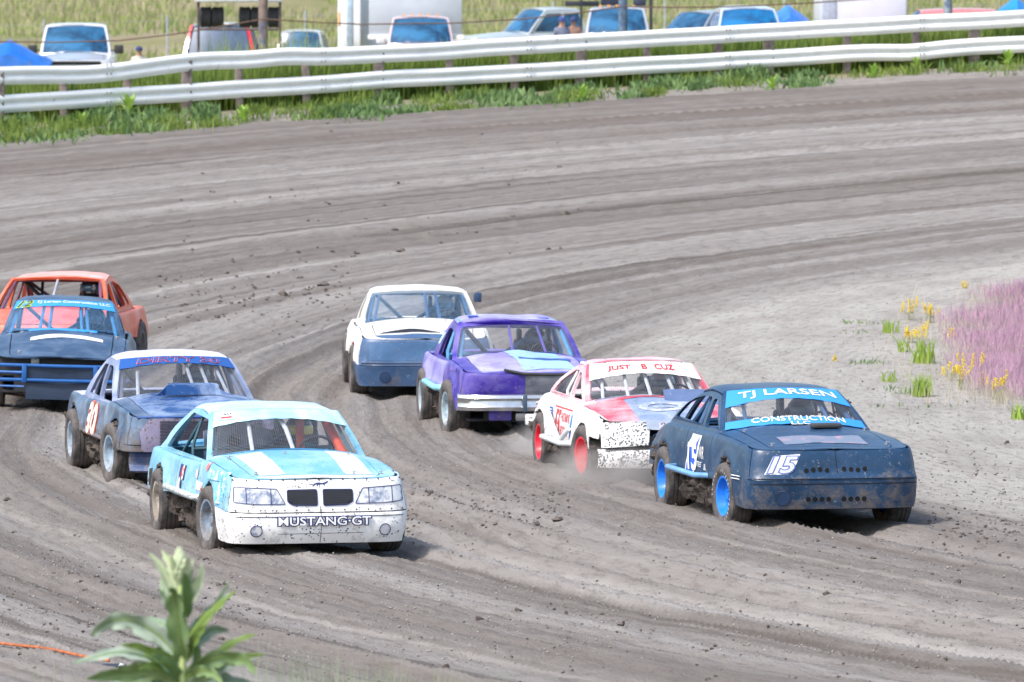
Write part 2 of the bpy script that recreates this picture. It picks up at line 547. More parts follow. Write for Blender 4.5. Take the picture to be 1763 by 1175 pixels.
def ground_mat():
    m, nt, b = new_mat('dirt'); L = nt.links
    def at(n):
        k = N(nt, 'ShaderNodeAttribute'); k.attribute_name = n; return k.outputs['Fac']
    rad, arc, inf, gr = at('rad'), at('arc'), at('inf'), at('grass')
    pos = N(nt, 'ShaderNodeTexCoord').outputs['Object']
    wob = math_n(nt, 'MULTIPLY', math_n(nt, 'SUBTRACT', noise_n(nt, pos, .05, 2), .5), 1.4)
    radw = math_n(nt, 'ADD', rad, wob)
    def streak(fr, fa, det=5, rough=.6):
        cb = N(nt, 'ShaderNodeCombineXYZ')
        L.new(math_n(nt, 'MULTIPLY', radw, fr), cb.inputs[0]); L.new(math_n(nt, 'MULTIPLY', arc, fa), cb.inputs[1])
        return noise_n(nt, cb.outputs[0], 1.0, det, rough)
    s1 = streak(.36, .005, 3); s2 = streak(1.5, .014, 5, .62); s3 = streak(6.5, .07, 5, .68); s4 = streak(3.2, .02, 2, .5)
    cbf = N(nt, 'ShaderNodeCombineXYZ'); L.new(math_n(nt, 'MULTIPLY', rad, 11.0), cbf.inputs[0]); L.new(math_n(nt, 'MULTIPLY', arc, 2.4), cbf.inputs[1])
    fine = noise_n(nt, cbf.outputs[0], 1.0, 9, .74)
    cbm = N(nt, 'ShaderNodeCombineXYZ'); L.new(math_n(nt, 'MULTIPLY', rad, 1.3), cbm.inputs[0]); L.new(math_n(nt, 'MULTIPLY', arc, .35), cbm.inputs[1])
    mid = noise_n(nt, cbm.outputs[0], 1.0, 6, .65)
    # dry worn surface against damp dark bands
    c = mixc(nt, ramp(nt, s2, [(.36, 0.0), (.60, 1.0)]), (.172, .153, .139), (.310, .291, .273))
    c = mixc(nt, ramp(nt, s1, [(.42, .6), (.56, 0.0)]), c, (.150, .130, .116))
    c = mixc(nt, ramp(nt, s4, [(.32, .85), (.40, 0.0)]), c, (.100, .086, .076))
    c = mixc(nt, ramp(nt, s4, [(.60, 0.0), (.70, .5)]), c, (.40, .375, .345))
    c = mixc(nt, ramp(nt, s3, [(.52, 0.0), (.74, .4)]), c, (.40, .38, .36))
    c = mixc(nt, ramp(nt, s3, [(.26, .65), (.42, 0.0)]), c, (.115, .095, .082))
    # the groove near the outside: damp band, then a pale loose cushion by the weeds
    band = ramp(nt, math_n(nt, 'DIVIDE', radw, 70.0), [(.735, 0.0), (.77, .75), (.80, .55), (.825, .15), (.85, 0.0)])
    c = mixc(nt, math_n(nt, 'MULTIPLY', band, ramp(nt, s2, [(.3, 1.0), (.65, .35)])), c, (.125, .10, .084))
    cush = ramp(nt, math_n(nt, 'DIVIDE', radw, 70.0), [(.822, 0.0), (.842, 1.0)])
    c = mixc(nt, math_n(nt, 'MULTIPLY', cush, .75), c, (.32, .29, .262))
    # infield: pale bare ground with small stones
    ib = ramp(nt, math_n(nt, 'ADD', math_n(nt, 'MULTIPLY', inf, .5), .5), [(.3, 1.0), (.62, 0.0)])
    ci_ = mixc(nt, ramp(nt, mid, [(.35, 0.0), (.7, 1.0)]), (.350, .330, .302), (.400, .380, .350))
    c = mixc(nt, ib, c, ci_)
    # grain, clods
    c = mixc(nt, ramp(nt, fine, [(.38, .5), (.50, 0.0)]), c, (.11, .092, .08))
    c = mixc(nt, ramp(nt, fine, [(.58, 0.0), (.72, .4)]), c, (.45, .42, .385))
    c = mixc(nt, ramp(nt, mid, [(.42, .16), (.55, 0.0)]), c, (.16, .138, .12))
    # grass-covered soil beyond the rail
    g1 = noise_n(nt, pos, .09, 6, .65, .5); g2 = noise_n(nt, pos, 1.7, 8, .7)
    cg = mixc(nt, ramp(nt, g1, [(.38, 0.0), (.5, .5), (.62, 1.0)]), (.17, .19, .055), (.30, .25, .15))
    cg = mixc(nt, ramp(nt, g2, [(.45, 0.0), (.6, .6)]), cg, (.24, .19, .17))
    c = mixc(nt, gr, c, cg)
    L.new(c, b.inputs['Base Color'])
    b.inputs['Roughness'].default_value = .95; b.inputs['Specular IOR Level'].default_value = .15
    h = math_n(nt, 'ADD', math_n(nt, 'MULTIPLY', fine, .05), math_n(nt, 'MULTIPLY', s3, .03))
    h = math_n(nt, 'ADD', h, math_n(nt, 'MULTIPLY', noise_n(nt, pos, 30, 5, .7), .02))
    bump_n(nt, b, h, .9, 1.0)
    return m
build_ground()
# ------------------------------------------------------------------ car bodies
class Body:
    """Surfaces of a car in its own frame: front towards -Y, x to the right of someone facing it, z up."""
    D = dict(y0=-2.25, y1=2.22, lc=.36, n=5.2, w=.86, wn=.80, wr=.80, af=-1.30, ar=1.25, arch=.345, zc=.32, rocker=.44,
             zs=[(-2.25, .725), (-2.0, .76), (-1.3, .82), (-.80, .84), (-.45, .805), (.5, .79), (1.6, .80), (2.22, .79)],
             nose=[(.14, .07), (.25, .03), (.33, 0), (.42, .01), (.47, .05), (.62, .075), (.76, .13), (.85, .17)],
             tail=[(.2, .1), (.35, 0), (.5, 0), (.9, .1)], zf=.15, zr=.40, crown=.075, vsplit=.36,
             yc=-.80, wc=.765, yh=-.14, wh=.61, zh=1.275, yr=.95, zr_=1.285, wr_=.575, yb=1.75, zb=.95, wb=.64, roofarc=.022,
             door=(-.62, .42), rs=.035, dent=.010, seed=0, glass=None, flare=.02, hood_w=.80, wprof=[(0, .955), (.18, .985), (.4, 1.0), (.7, .985), (1, .94)],
             track=.79, tr=.318, tw=.22)
    def __init__(s, **k):
        s.__dict__.update(Body.D); s.__dict__.update(k)
        if getattr(s, 'wlow', .125): s.windows = [[(y, z - (getattr(s, 'wlow', .125) if z < 1.05 else 0)) for y, z in w] for w in s.windows]
        s.ys0 = s.y0 + s.lc + .16; s.ys1 = s.y1 - s.lc
    def zsh(s, y): return ci(s.zs, y)
    def wy(s, y): return ci([(s.y0, s.wn), (s.af - .1, s.w), (s.ar, s.w), (s.y1, s.wr)], y)
    def rawx(s, y, z):
        zt = s.zsh(y); t = (z - .2) / max(.1, zt - .2)
        w = s.wy(y) * ci(s.wprof, t)
        dz = zt - z; r = s.rs
        if dz < r: w -= r - math.sqrt(max(0, r * r - (r - max(dz, 0))**2))
        for ya in (s.af, s.ar):
            d = math.hypot(y - ya, z - s.zc)
            w += s.flare * math.exp(-((d - s.arch - .03) / .07)**2)
        w += .007 * sstep(.60, .575, z) if z < .62 else 0
        return w
    def dn(s, p):
        if not s.dent: return 0
        q = Vector(p) * 1.9 + Vector((s.seed * 7.3, 0, 0))
        return s.dent * (mnoise.noise(q) * 1.6 + .6 * mnoise.noise(q * 2.7))
    def side(s, y, z, sg=-1, d=0):
        x = s.rawx(y, z)
        x += s.dn((sg * x, y, z)) * max(0, min(1, (s.zsh(y) - z) / .10)) + d
        return Vector((sg * x, y, z))
    def nosey(s, z): 
        y = s.y0 + ci(s.nose, z)
        return y
    def front(s, x, z, d=0):
        W = s.rawx(s.ys0, z); y0 = s.nosey(z); f = min(1, abs(x) / W); lc = s.ys0 - y0
        y = y0 + lc * (1 - (1 - f**s.n)**(1 / s.n))
        y += s.dn((x, y, z)) * (1 - f) * max(0, min(1, (s.zsh(s.y0) - z) / .10))
        return Vector((x, y - d, z))
    def rear(s, x, z, d=0):
        W = s.rawx(s.ys1, z); y1 = s.y1 - ci(s.tail, z); f = min(1, abs(x) / W); lc = y1 - s.ys1
        return Vector((x, y1 - lc * (1 - (1 - f**s.n)**(1 / s.n)) + d, z))
    def xsh(s, y):
        """half width of the shoulder line at y"""
        y = max(s.y0 + .001, min(s.y1 - .001, y))
        if y < s.ys0:
            zt = s.zsh(s.ys0); yn = s.nosey(s.zsh(s.y0)); lc = s.ys0 - yn; W = s.rawx(s.ys0, zt)
            q = 1 - max(0, min(1, (y - yn) / lc))
            return W * (1 - q**s.n)**(1 / s.n)
        if y > s.ys1:
            zt = s.zsh(s.y1); yn = s.y1 - ci(s.tail, zt); lc = yn - s.ys1; W = s.rawx(s.ys1, zt)
            q = 1 - max(0, min(1, (yn - y) / lc))
            return W * (1 - q**s.n)**(1 / s.n)
        return s.rawx(y, s.zsh(y))
    def top(s, x, y, d=0):
        X = max(.05, s.xsh(y)); q = min(1, abs(x) / X)
        cr = s.crown * sstep(s.y0, s.yc, y) + .012
        z = s.zsh(y) + cr * (1 - q**2.2) + (s.dn((x, y, 3)) * 1.3 * (1 - q))
        if hasattr(s, 'bulge'): z += s.bulge(x, y)
        return Vector((x, y, z + d))
    def ztop(s, x, y): return s.top(x, y).z
    # windscreen surface, a across -1..1, b up 0..1
    def hdr(s, a): return Vector((a * s.wh, s.yh + .10 * a * a, s.zh - .034 * a * a))
    def ws(s, a, b, d=0):
        y = s.yc + .15 * a * a
        p0 = Vector((a * s.wc, y, s.zsh(y) + (s.crown + .012) * (1 - min(1, abs(a * s.wc) / s.xsh(y))**2.2) - .015))
        p = p0.lerp(s.hdr(a), b)
        k = .02 * math.sin(math.pi * min(1, max(0, b)))
        n = Vector((a * .25, -.5, .82)).normalized()
        return p + n * (k + d)
    def roof(s, a, c, d=0):
        h = s.hdr(a); y2 = s.yr - .07 * a * a; x2 = a * s.wr_; z2 = s.zr_ - .034 * a * a
        x = lerp(h.x, x2, c); y = lerp(h.y, y2, c); z = lerp(h.z, z2, c) + s.roofarc * math.sin(math.pi * c) - .030 * abs(a)**14
        z += s.dn((x, y, 9)) * .9
        return Vector((x, y, z + d))
    def bl(s, a, b, d=0):
        """rear screen, b from the roof down"""
        p0 = s.roof(a, 1.0); y = s.yb - .05 * a * a
        p1 = Vector((a * s.wb, y, s.zb - .04 - .04 * a * a))
        p = p0.lerp(p1, b); n = Vector((a * .2, .5, .8)).normalized()
        return p + n * (.02 * math.sin(math.pi * b) + d)
    def cabside(s, y, z, sg, d=0):
        zb = s.zsh(y); xb = s.xsh(y) - .045
        h = s.hdr(1); c = (y - h.y) / max(.1, (s.yr - .07 - h.y))
        xt = lerp(s.wh, s.wr_, max(0, min(1, c))); zt = lerp(s.zh, s.zr_, max(0, min(1, c))) - .06
        t = (z - zb) / (zt - zb)
        x = lerp(xb, xt, t) + .018 * math.sin(math.pi * max(0, min(1, t))) + .004
        return Vector((sg * (x - d), y, z))
    def cab_outline(s):
        h = s.roof(1, 0); out = [(s.yc + .11, s.zsh(s.yc + .1) - .03)]
        a0 = Vector((s.yc + .13, s.zsh(s.yc + .1))); 
        for k in range(1, 5): q = a0.lerp(Vector((h.y - .02, h.z - .01)), k / 5); out.append((q.x, q.y))
        for k in range(0, 9): p = s.roof(1, k / 8); out.append((p.y, p.z - .012))
        for k in range(1, 7):
            p = s.bl(1, k / 6); zz = p.z - .012; out.append((p.y, zz))
        yb = s.yb - .05
        out.append((yb, s.zsh(yb) - .03))
        n = 12
        for k in range(1, n): y = lerp(yb, s.yc + .11, k / n); out.append((y, s.zsh(y) - .03))
        return out

def wheel(parent, x, y, sg, r, w, rimmat, steer=0, rimr=.185, bolts=True, kind='steel'):
    wp = MB(); h = w / 2
    prof = [(-h * .86, rimr + .01), (h * .86, rimr + .01), (h * .9, rimr + .014), (h * .93, rimr + .004), (h * .88, rimr - .012), (h * .55, rimr - .022), (h * .25, rimr - .035), (h * .12, rimr - .07),
            (h * .2, rimr * .5), (h * .32, rimr * .36), (h * .34, .02)]
    wp.lathe(prof, 36)
    for k in range(5):
        a = 2 * math.pi * k / 5
        wp.tube([(h * .28, .055 * math.cos(a), .055 * math.sin(a)), (h * .44, .055 * math.cos(a), .055 * math.sin(a))], .011, 6)
    wp.tube([(h * .3, 0, 0), (h * .5, 0, 0)], .034, 12)
    if kind == 'steel':
        for k in range(8):
            a = 2 * math.pi * (k + .5) / 8
            wp.box((h * .215, rimr * .62 * math.cos(a), rimr * .62 * math.sin(a)), (.004, .03, .03))
    vs = [((-v[0], v[1], v[2]) if sg < 0 else v) for v in wp.v]
    wp.v = vs
    o = wp.build('wheel', rimmat, parent, sharp=35); fix_normals(o)
    o.location = (x, y, r); o.rotation_euler = (0, 0, steer)
    t = MB()
    tp = [(-h * .84, rimr), (-h * .93, rimr + .012), (-h * 1.04, rimr + .05), (-h * 1.06, r - .06), (-h * 1.0, r - .028), (-h * .9, r - .01), (-h * .72, r - .002)]
    tp += [(-h * .42, r), (-h * .40, r - .008), (-h * .36, r - .008), (-h * .34, r), (-.012, r + .001), (-.010, r - .007), (.010, r - .007), (.012, r + .001), (h * .34, r), (h * .36, r - .008), (h * .40, r - .008), (h * .42, r)]
    tp += [(-a, b) for a, b in tp[:7][::-1]]
    t.lathe(tp, 56)
    to = t.build('tyre', tyre_mat(), o, sharp=30)
    return o, to

def build_wheels(B, car, rim, steer=0, x_out=None):
    for ya, st in ((B.af, steer), (B.ar, 0)):
        for sg in (-1, 1):
            wheel(car, sg * B.track, ya, sg, B.tr, B.tw, rim[0] if sg < 0 else rim[1], st)

def build_shell(B, car, M, thick=.012):
    """M: materials by part: fascia, bumper, fender, door, quarter, rear, hood, deck, roof, cab"""
    fl = [0, .05, .12, .2, .3, .4, .5, .6, .7, .78, .85, .9, .94, .97, .985, .997, 1]
    cols = [('F', f) for f in fl]
    ys = set()
    for ya in (B.af, B.ar):
        for k in range(13):
            ys.add(round(ya - B.arch * math.cos(math.pi * k / 12), 4))
        ys.add(round(ya - B.arch - .002, 4)); ys.add(round(ya + B.arch + .002, 4))
    ys |= {round(B.door[0], 4), round(B.door[1], 4), round(B.ys1, 4)}
    y = B.ys0
    while y < B.ys1:
        if all(abs(y - q) > .04 for q in ys): ys.add(round(y, 4))
        y += .09
    ys = sorted(q for q in ys if B.ys0 < q < B.ys1 + 1e-6)
    cols += [('S', q) for q in ys] + [('R', f) for f in fl[::-1][1:]]
    vl = [0, .08, .18, B.vsplit - .06, B.vsplit - .012, B.vsplit, B.vsplit + .05, .5, .62, .74, .84, .91, .95, .975, .99, 1.0]
    def zb(c):
        k, q = c
        if k == 'F': return B.zf
        if k == 'R': return B.zr
        for ya in (B.af, B.ar):
            d = abs(q - ya)
            if d <= B.arch + 1e-4: return max(B.rocker, B.zc + math.sqrt(max(0, B.arch**2 - d * d)))
        if q < B.af - B.arch: return lerp(B.zf, B.zf + .02, (q - B.ys0) / (B.af - B.arch - B.ys0))
        if q > B.ar + B.arch: return lerp(B.rocker, B.zr, sstep(B.ar + B.arch, B.ys1, q))
        return B.rocker
    def P(c, v, sg):
        k, q = c; z0 = zb(c)
        if k == 'S':
            z1 = B.zsh(q); z = lerp(z0, z1, v); p = B.side(q, z, sg); 
            return p
        if k == 'F':
            yt = B.nosey(B.zsh(B.y0)); lc = B.ys0 - yt; yy = yt + lc * (1 - (1 - q**B.n)**(1 / B.n)); z1 = B.zsh(yy)
            z = lerp(z0, z1, v); W = B.rawx(B.ys0, z); p = B.front(sg * q * W, z)
            return p
        z1 = B.zsh(B.y1); z = lerp(z0, z1, v); W = B.rawx(B.ys1, z)
        return B.rear(sg * q * W, z)
    parts = {}
    def get(n):
        return parts.setdefault(n, MB())
    mid = Vector((0, 0, .5))
    for sg in (-1, 1):
        G = [[P(c, v, sg) for v in vl] for c in cols]
        for i in range(len(cols) - 1):
            for j in range(len(vl) - 1):
                k, q = cols[i]; k2, q2 = cols[i + 1]
                if abs(zb(cols[i]) - zb(cols[i + 1])) > .05 and k == 'S' and k2 == 'S' and abs(q - q2) < .01: 
                    pass
                v = (vl[j] + vl[j + 1]) / 2
                if k == 'F' or k2 == 'F' or (k == 'S' and q < B.af - B.arch - .01):
                    low = vl[j] < B.vsplit - .001
                    if k == 'F' and q < .97 - 1e-6: nm = 'front_bumper' if low else 'nose_panel'
                    else: nm = 'front_bumper' if low else 'fender%d' % sg
                elif k == 'S':
                    ym = (q + q2) / 2 if k2 == 'S' else q
                    nm = 'fender%d' % sg if ym < B.door[0] else ('door%d' % sg if ym < B.door[1] else 'quarter_panel%d' % sg)
                else: nm = 'rear_panel' if q < .985 else 'quarter_panel%d' % sg
                vs = [G[i][j], G[i + 1][j], G[i + 1][j + 1], G[i][j + 1]]
                fs = orient(vs, [(0, 1, 2, 3)], lambda c: Vector((c.x * 1.5, c.y * .8 if abs(c.y) > 1.6 else 0, .05)))
                get(nm).add(vs, fs)
    # top: nose strip, hood, fender tops, cowl, deck
    yh0 = B.nosey(B.zsh(B.y0)); rows = []
    n0 = 14
    for f in fl:
        lc = B.ys0 - yh0; rows.append(yh0 + lc * (1 - (1 - f**B.n)**(1 / B.n)))
    yy = B.ys0 + .06
    while yy < B.yc + .22: rows.append(yy); yy += .08
    lat = [-1, -.97, -.9, -B.hood_w, -.65, -.5, -.35, -.2, -.07, .07, .2, .35, .5, .65, B.hood_w, .9, .97, 1]
    def tp(y, a):
        X = B.xsh(y) if y > yh0 + 1e-6 else 0
        return B.top(a * X, y)
    up = Vector((0, 0, 1))
    hf = getattr(B, 'hood_front', yh0 + .05)
    for i in range(len(rows) - 1):
        for j in range(len(lat) - 1):
            ym = (rows[i] + rows[i + 1]) / 2; a = (lat[j] + lat[j + 1]) / 2
            vs = [tp(rows[i], lat[j]), tp(rows[i], lat[j + 1]), tp(rows[i + 1], lat[j + 1]), tp(rows[i + 1], lat[j])]
            if abs(a) > B.hood_w: nm = 'fender%d' % (1 if a > 0 else -1)
            elif ym > B.yc - .10: nm = 'cowl_panel'
            elif ym < hf: nm = 'nose_panel'
            else: nm = 'hood'
            get(nm).add(vs, orient(vs, [(0, 1, 2, 3)], up))
    rows = []; yy = B.yb - .12
    while yy < B.ys1 - .02: rows.append(yy); yy += .1
    yt = B.y1 - ci(B.tail, B.zsh(B.y1)); lc = yt - B.ys1
    for f in fl[::-1]: rows.append(yt - lc * (1 - (1 - f**B.n)**(1 / B.n)))
    rows = sorted(set(rows))
    for i in range(len(rows) - 1):
        for j in range(len(lat) - 1):
            def rp(y, a): 
                X = B.xsh(y) if y < yt - 1e-6 else 0
                return Vector((a * X, y, B.zsh(y) + .02 * (1 - a * a)))
            vs = [rp(rows[i], lat[j]), rp(rows[i], lat[j + 1]), rp(rows[i + 1], lat[j + 1]), rp(rows[i + 1], lat[j])]
            get('trunk_lid').add(vs, orient(vs, [(0, 1, 2, 3)], up))
    mp = dict(front_bumper='bumper', nose_panel='fascia', fender='fender', door='door', quarter_panel='quarter', rear_panel='rear', hood='hood', cowl_panel='hood', trunk_lid='deck')
    out = {}
    for nm, mb in parts.items():
        base = nm.rstrip('-1').rstrip('-') if nm[-1] == '1' else nm
        if base in getattr(B, 'skip', ()) or nm in getattr(B, 'skip', ()): continue
        out[nm] = mb.build(base, M.get(mp[base], M['body']), car, merge=True, thick=thick, gap=.006, sharp=50)
    # roof
    mb = MB(); rows = []
    for i in range(17):
        rows.append([B.roof(-1 + 2 * i / 16 if abs(i - 8) < 7 else (-1 + 2 * i / 16), c / 12) for c in range(13)])
    mb.grid(rows, ref=(0, 0, 1)); rf = mb.build('roof', M.get('roof', M['body']), car, merge=True, thick=.02)
    # windscreen frame, cab sides, rear frame
    cm = M.get('cab', M['body'])
    outer = []
    n = 12
    for k in range(n): outer.append((lerp(-1, 1, k / n), 0.0))
    for k in range(n): outer.append((1.0, k / n))
    for k in range(n): outer.append((lerp(1, -1, k / n), 1.0))
    for k in range(n): outer.append((-1.0, 1 - k / n))
    pl = getattr(B, 'pillar', .075); hd = getattr(B, 'header', .06)
    hole = round_poly([(-1 + pl, .06), (1 - pl, .06), (1 - pl * 1.15, 1 - hd), (-1 + pl * 1.15, 1 - hd)], .06)
    if not getattr(B, 'no_ws', False):
        o = holed([outer, hole], lambda a, b, d: off(B.ws, a, b, -d, (0, -.5, 1)), .035).build('windscreen_frame', M.get('wsframe', cm), car, sharp=40); fix_normals(o)
    hole2 = round_poly([(-.91, .06), (.91, .06), (.91, .96), (-.91, .96)], .05)
    o = holed([outer, hole2], lambda a, b, d: off(B.bl, a, b, -d, (0, .5, 1)), .03).build('rear_window_frame', cm, car, sharp=40); fix_normals(o)
    holes = [round_poly(h, getattr(B, 'wr_corner', .05)) for h in B.windows]
    for sg in (-1, 1):
        o = holed([B.cab_outline()] + holes, lambda y, z, d, sg=sg: B.cabside(y, z, sg, d), .035).build('cab_side', cm, car, sharp=40); fix_normals(o)
    return out

def build_interior(B, car, cage, dark, cage_r=.024, bars=(-.35, 0, .35), barmat=None):
    mb = MB(); w = B.w - .1
    mb.box((0, 0, .235), (2 * w - .1, 3.9 if B.y1 > 2 else 3.4, .02))
    mb.box((0, B.yc + .02, .54), (2 * w - .06, .02, .58))                         # firewall
    mb.box((0, -1.35, .42), (.5, .7, .3)); mb.box((0, -2.0, .40), (1.1, .03, .32))   # engine, radiator support
    mb.box((0, .3, .30), (.24, 1.7, .14)); mb.box((0, 1.3, .42), (2 * w - .3, .02, .36))
    mb.box((0, 1.75, .42), (.9, .5, .3))
    for ya in (B.af, B.ar): mb.tube([(-.7, ya, .32), (.7, ya, .32)], .05, 8)
    mb.build('floor_pan', dark, car, smooth=False)
    mb = MB(); mb.bbox((0, B.yc + .24, B.zsh(B.yc) - .06), (1.36, .32, .14), .03)
    mb.bbox((.36, B.yc + .38, B.zsh(B.yc) - .02), (.34, .12, .1), .02); mb.build('dashboard', dark, car)
    # roll cage
    c = MB(); yh = B.yh + .12; yr = .55; zt = B.zh - .06; wt = B.wh - .06; wb = .66
    for sg in (-1, 1):
        c.tube([(sg * wb, B.yc + .25, .3), (sg * wb, B.yc + .22, B.zsh(B.yc) - .02), (sg * wt, yh, zt), (sg * wt, yr, zt + .01)], cage_r)
        c.tube([(sg * (wt - .02), yr, zt), (sg * .62, 1.45, .72), (sg * .6, 1.6, .3)], cage_r)
        for z in (.42, .58, .74): c.tube([(sg * .72, B.yc + .3, z), (sg * .74, yr, z + .02)], cage_r)
    c.tube([(-wb, yr, .25), (-wb, yr, .9), (-wt, yr, zt), (wt, yr, zt), (wb, yr, .9), (wb, yr, .25)], cage_r)
    c.tube([(-wt, yh, zt), (wt, yh, zt)], cage_r)
    c.tube([(-wb, yr, .42), (wt, yr, zt)], cage_r); c.tube([(-wb, yr, .86), (wb, yr, .86)], cage_r)
    c.tube([(-wt, yr, zt), (.1, 1.4, .6)], cage_r)
    c.build('roll_cage', cage, car)
    if bars:
        for bx in bars:
            b = MB(); p0 = B.ws(bx / B.wc, .03, -.045); p1 = B.ws(bx * .82 / B.wh, .97, -.045)
            b.tube([p0, p1], .019, 8); b.build('windscreen_bar', barmat or cage, car)
    # seat
    s = MB(); sx = .36
    s.bbox((sx, .42, .36), (.46, .48, .12), .04)
    s.bbox((sx, .70, .70), (.46, .10, .68), .04, Matrix.Rotation(R(-14), 3, 'X'))
    for k in (-1, 1):
        s.bbox((sx + k * .24, .62, .62), (.05, .28, .40), .02, Matrix.Rotation(R(-14), 3, 'X'))
        s.bbox((sx + k * .17, .72, 1.05), (.05, .18, .2), .02)
    s.build('seat', plain('seat_dark', (.03, .032, .04), .55), car)
    w = MB(); cy, cz = B.yc + .55, B.zsh(B.yc) + .02; Rm = Matrix.Rotation(R(-68), 3, 'X')
    pts = [Vector((sx, cy, cz)) + Rm @ Vector((.17 * math.cos(t * math.pi / 10), .17 * math.sin(t * math.pi / 10), 0)) for t in range(21)]
    w.tube(pts, .013, 6, False)
    for k in range(3): a = k * 2 * math.pi / 3 + .5; w.tube([(sx, cy, cz), Vector((sx, cy, cz)) + Rm @ Vector((.17 * math.cos(a), .17 * math.sin(a), 0))], .01, 5)
    w.tube([(sx, cy, cz), (sx, cy - .35, cz - .12)], .018, 6)
    w.build('steering_wheel', plain('black_rubber', (.03, .03, .03), .6), car)

def screen_mesh(B, car, b0=.07, b1=.80, pitch=.021, r=.0011, col=(.20, .22, .26), a0=-.93, a1=.93):
    mb = MB(); nx = int((a1 - a0) * B.wc / pitch)
    def rib(p, q, wdir):
        w = Vector(wdir) * r; return [p - w, p + w, q + w, q - w]
    for i in range(nx + 1):
        a = lerp(a0, a1, i / nx); pr = B.ws(a, b0, .004)
        for k in range(1, 5):
            q = B.ws(a, lerp(b0, b1, k / 4), .004); mb.add(rib(pr, q, (1, 0, 0)), [(0, 1, 2, 3)]); pr = q
    L = (B.ws(0, b1) - B.ws(0, b0)).length; nz = int(L / pitch)
    for j in range(nz + 1):
        b = lerp(b0, b1, j / nz); pr = B.ws(a0, b, .004)
        for k in range(1, 13):
            q = B.ws(lerp(a0, a1, k / 12), b, .004); mb.add(rib(pr, q, (0, .4, .9)), [(0, 1, 2, 3)]); pr = q
    o = mb.build('wire_screen', plain('screen_wire%d' % int(col[0] * 100), col, .5, .3), car, smooth=False)
    return o

def mud_under(B, car, n=60, seed=1, sides=(-1,)):
    n = int(n * 1.8)
    rd = random.Random(seed); mb = MB()
    for sg in sides:
        for k in range(n):
            y = rd.uniform(B.af + .42, B.ar - .36); z = lerp(B.rocker + .01, .20, rd.random()**.8)
            mb.blob((sg * rd.uniform(.60, .77), y, z), (rd.uniform(.03, .09), rd.uniform(.04, .1), rd.uniform(.03, .08)), rd.random() * 50, 5, .5)
        for k in range(n // 2):
            a = rd.uniform(.1, 3.0); ya = rd.choice((B.ar, B.ar, B.af)); rr = B.arch + rd.uniform(-.03, .015)
            mb.blob((sg * rd.uniform(.62, .84), ya + rr * math.cos(a), max(B.rocker - .05, B.zc + rr * math.sin(a))), (.05, rd.uniform(.015, .035), rd.uniform(.015, .035)), rd.random() * 50, 4, .5)
        for k in range(n // 2):
            mb.blob((sg * rd.uniform(.6, .84), B.ar + B.arch + rd.uniform(0, .12), rd.uniform(.36, .62)), (.06, .035, .045), rd.random() * 50, 5, .5)
        mb.box((sg * .68, (B.af + B.ar) / 2, (B.rocker + .22) / 2), (.12, B.ar - B.af - .80, B.rocker - .20))
        mb.box((sg * .66, (B.af + B.ar) / 2, B.rocker + .01), (.28, B.ar - B.af - .74, .03))
    m = plain('caked_mud', (.095, .08, .072), .95, 0, .45, .02, 9, .1)
    mb.build('mud_clods', m, car, sharp=60)['kind'] = 'stuff'

def sill_bar(B, car, mat, sg=-1, r=.024, z=.47, y0=-.72, y1=.72, out=.075):
    mb = MB(); x0 = B.w - .05; x1 = B.w + out
    P = [(sg * x0, y0, z), (sg * x1, y0 + .13, z), (sg * x1, (y0 + y1) / 2, z + .005), (sg * x1, y1 - .13, z + .01), (sg * x0, y1, z + .01)]
    mb.tube(P, r, 10); mb.build('side_bar', mat, car)

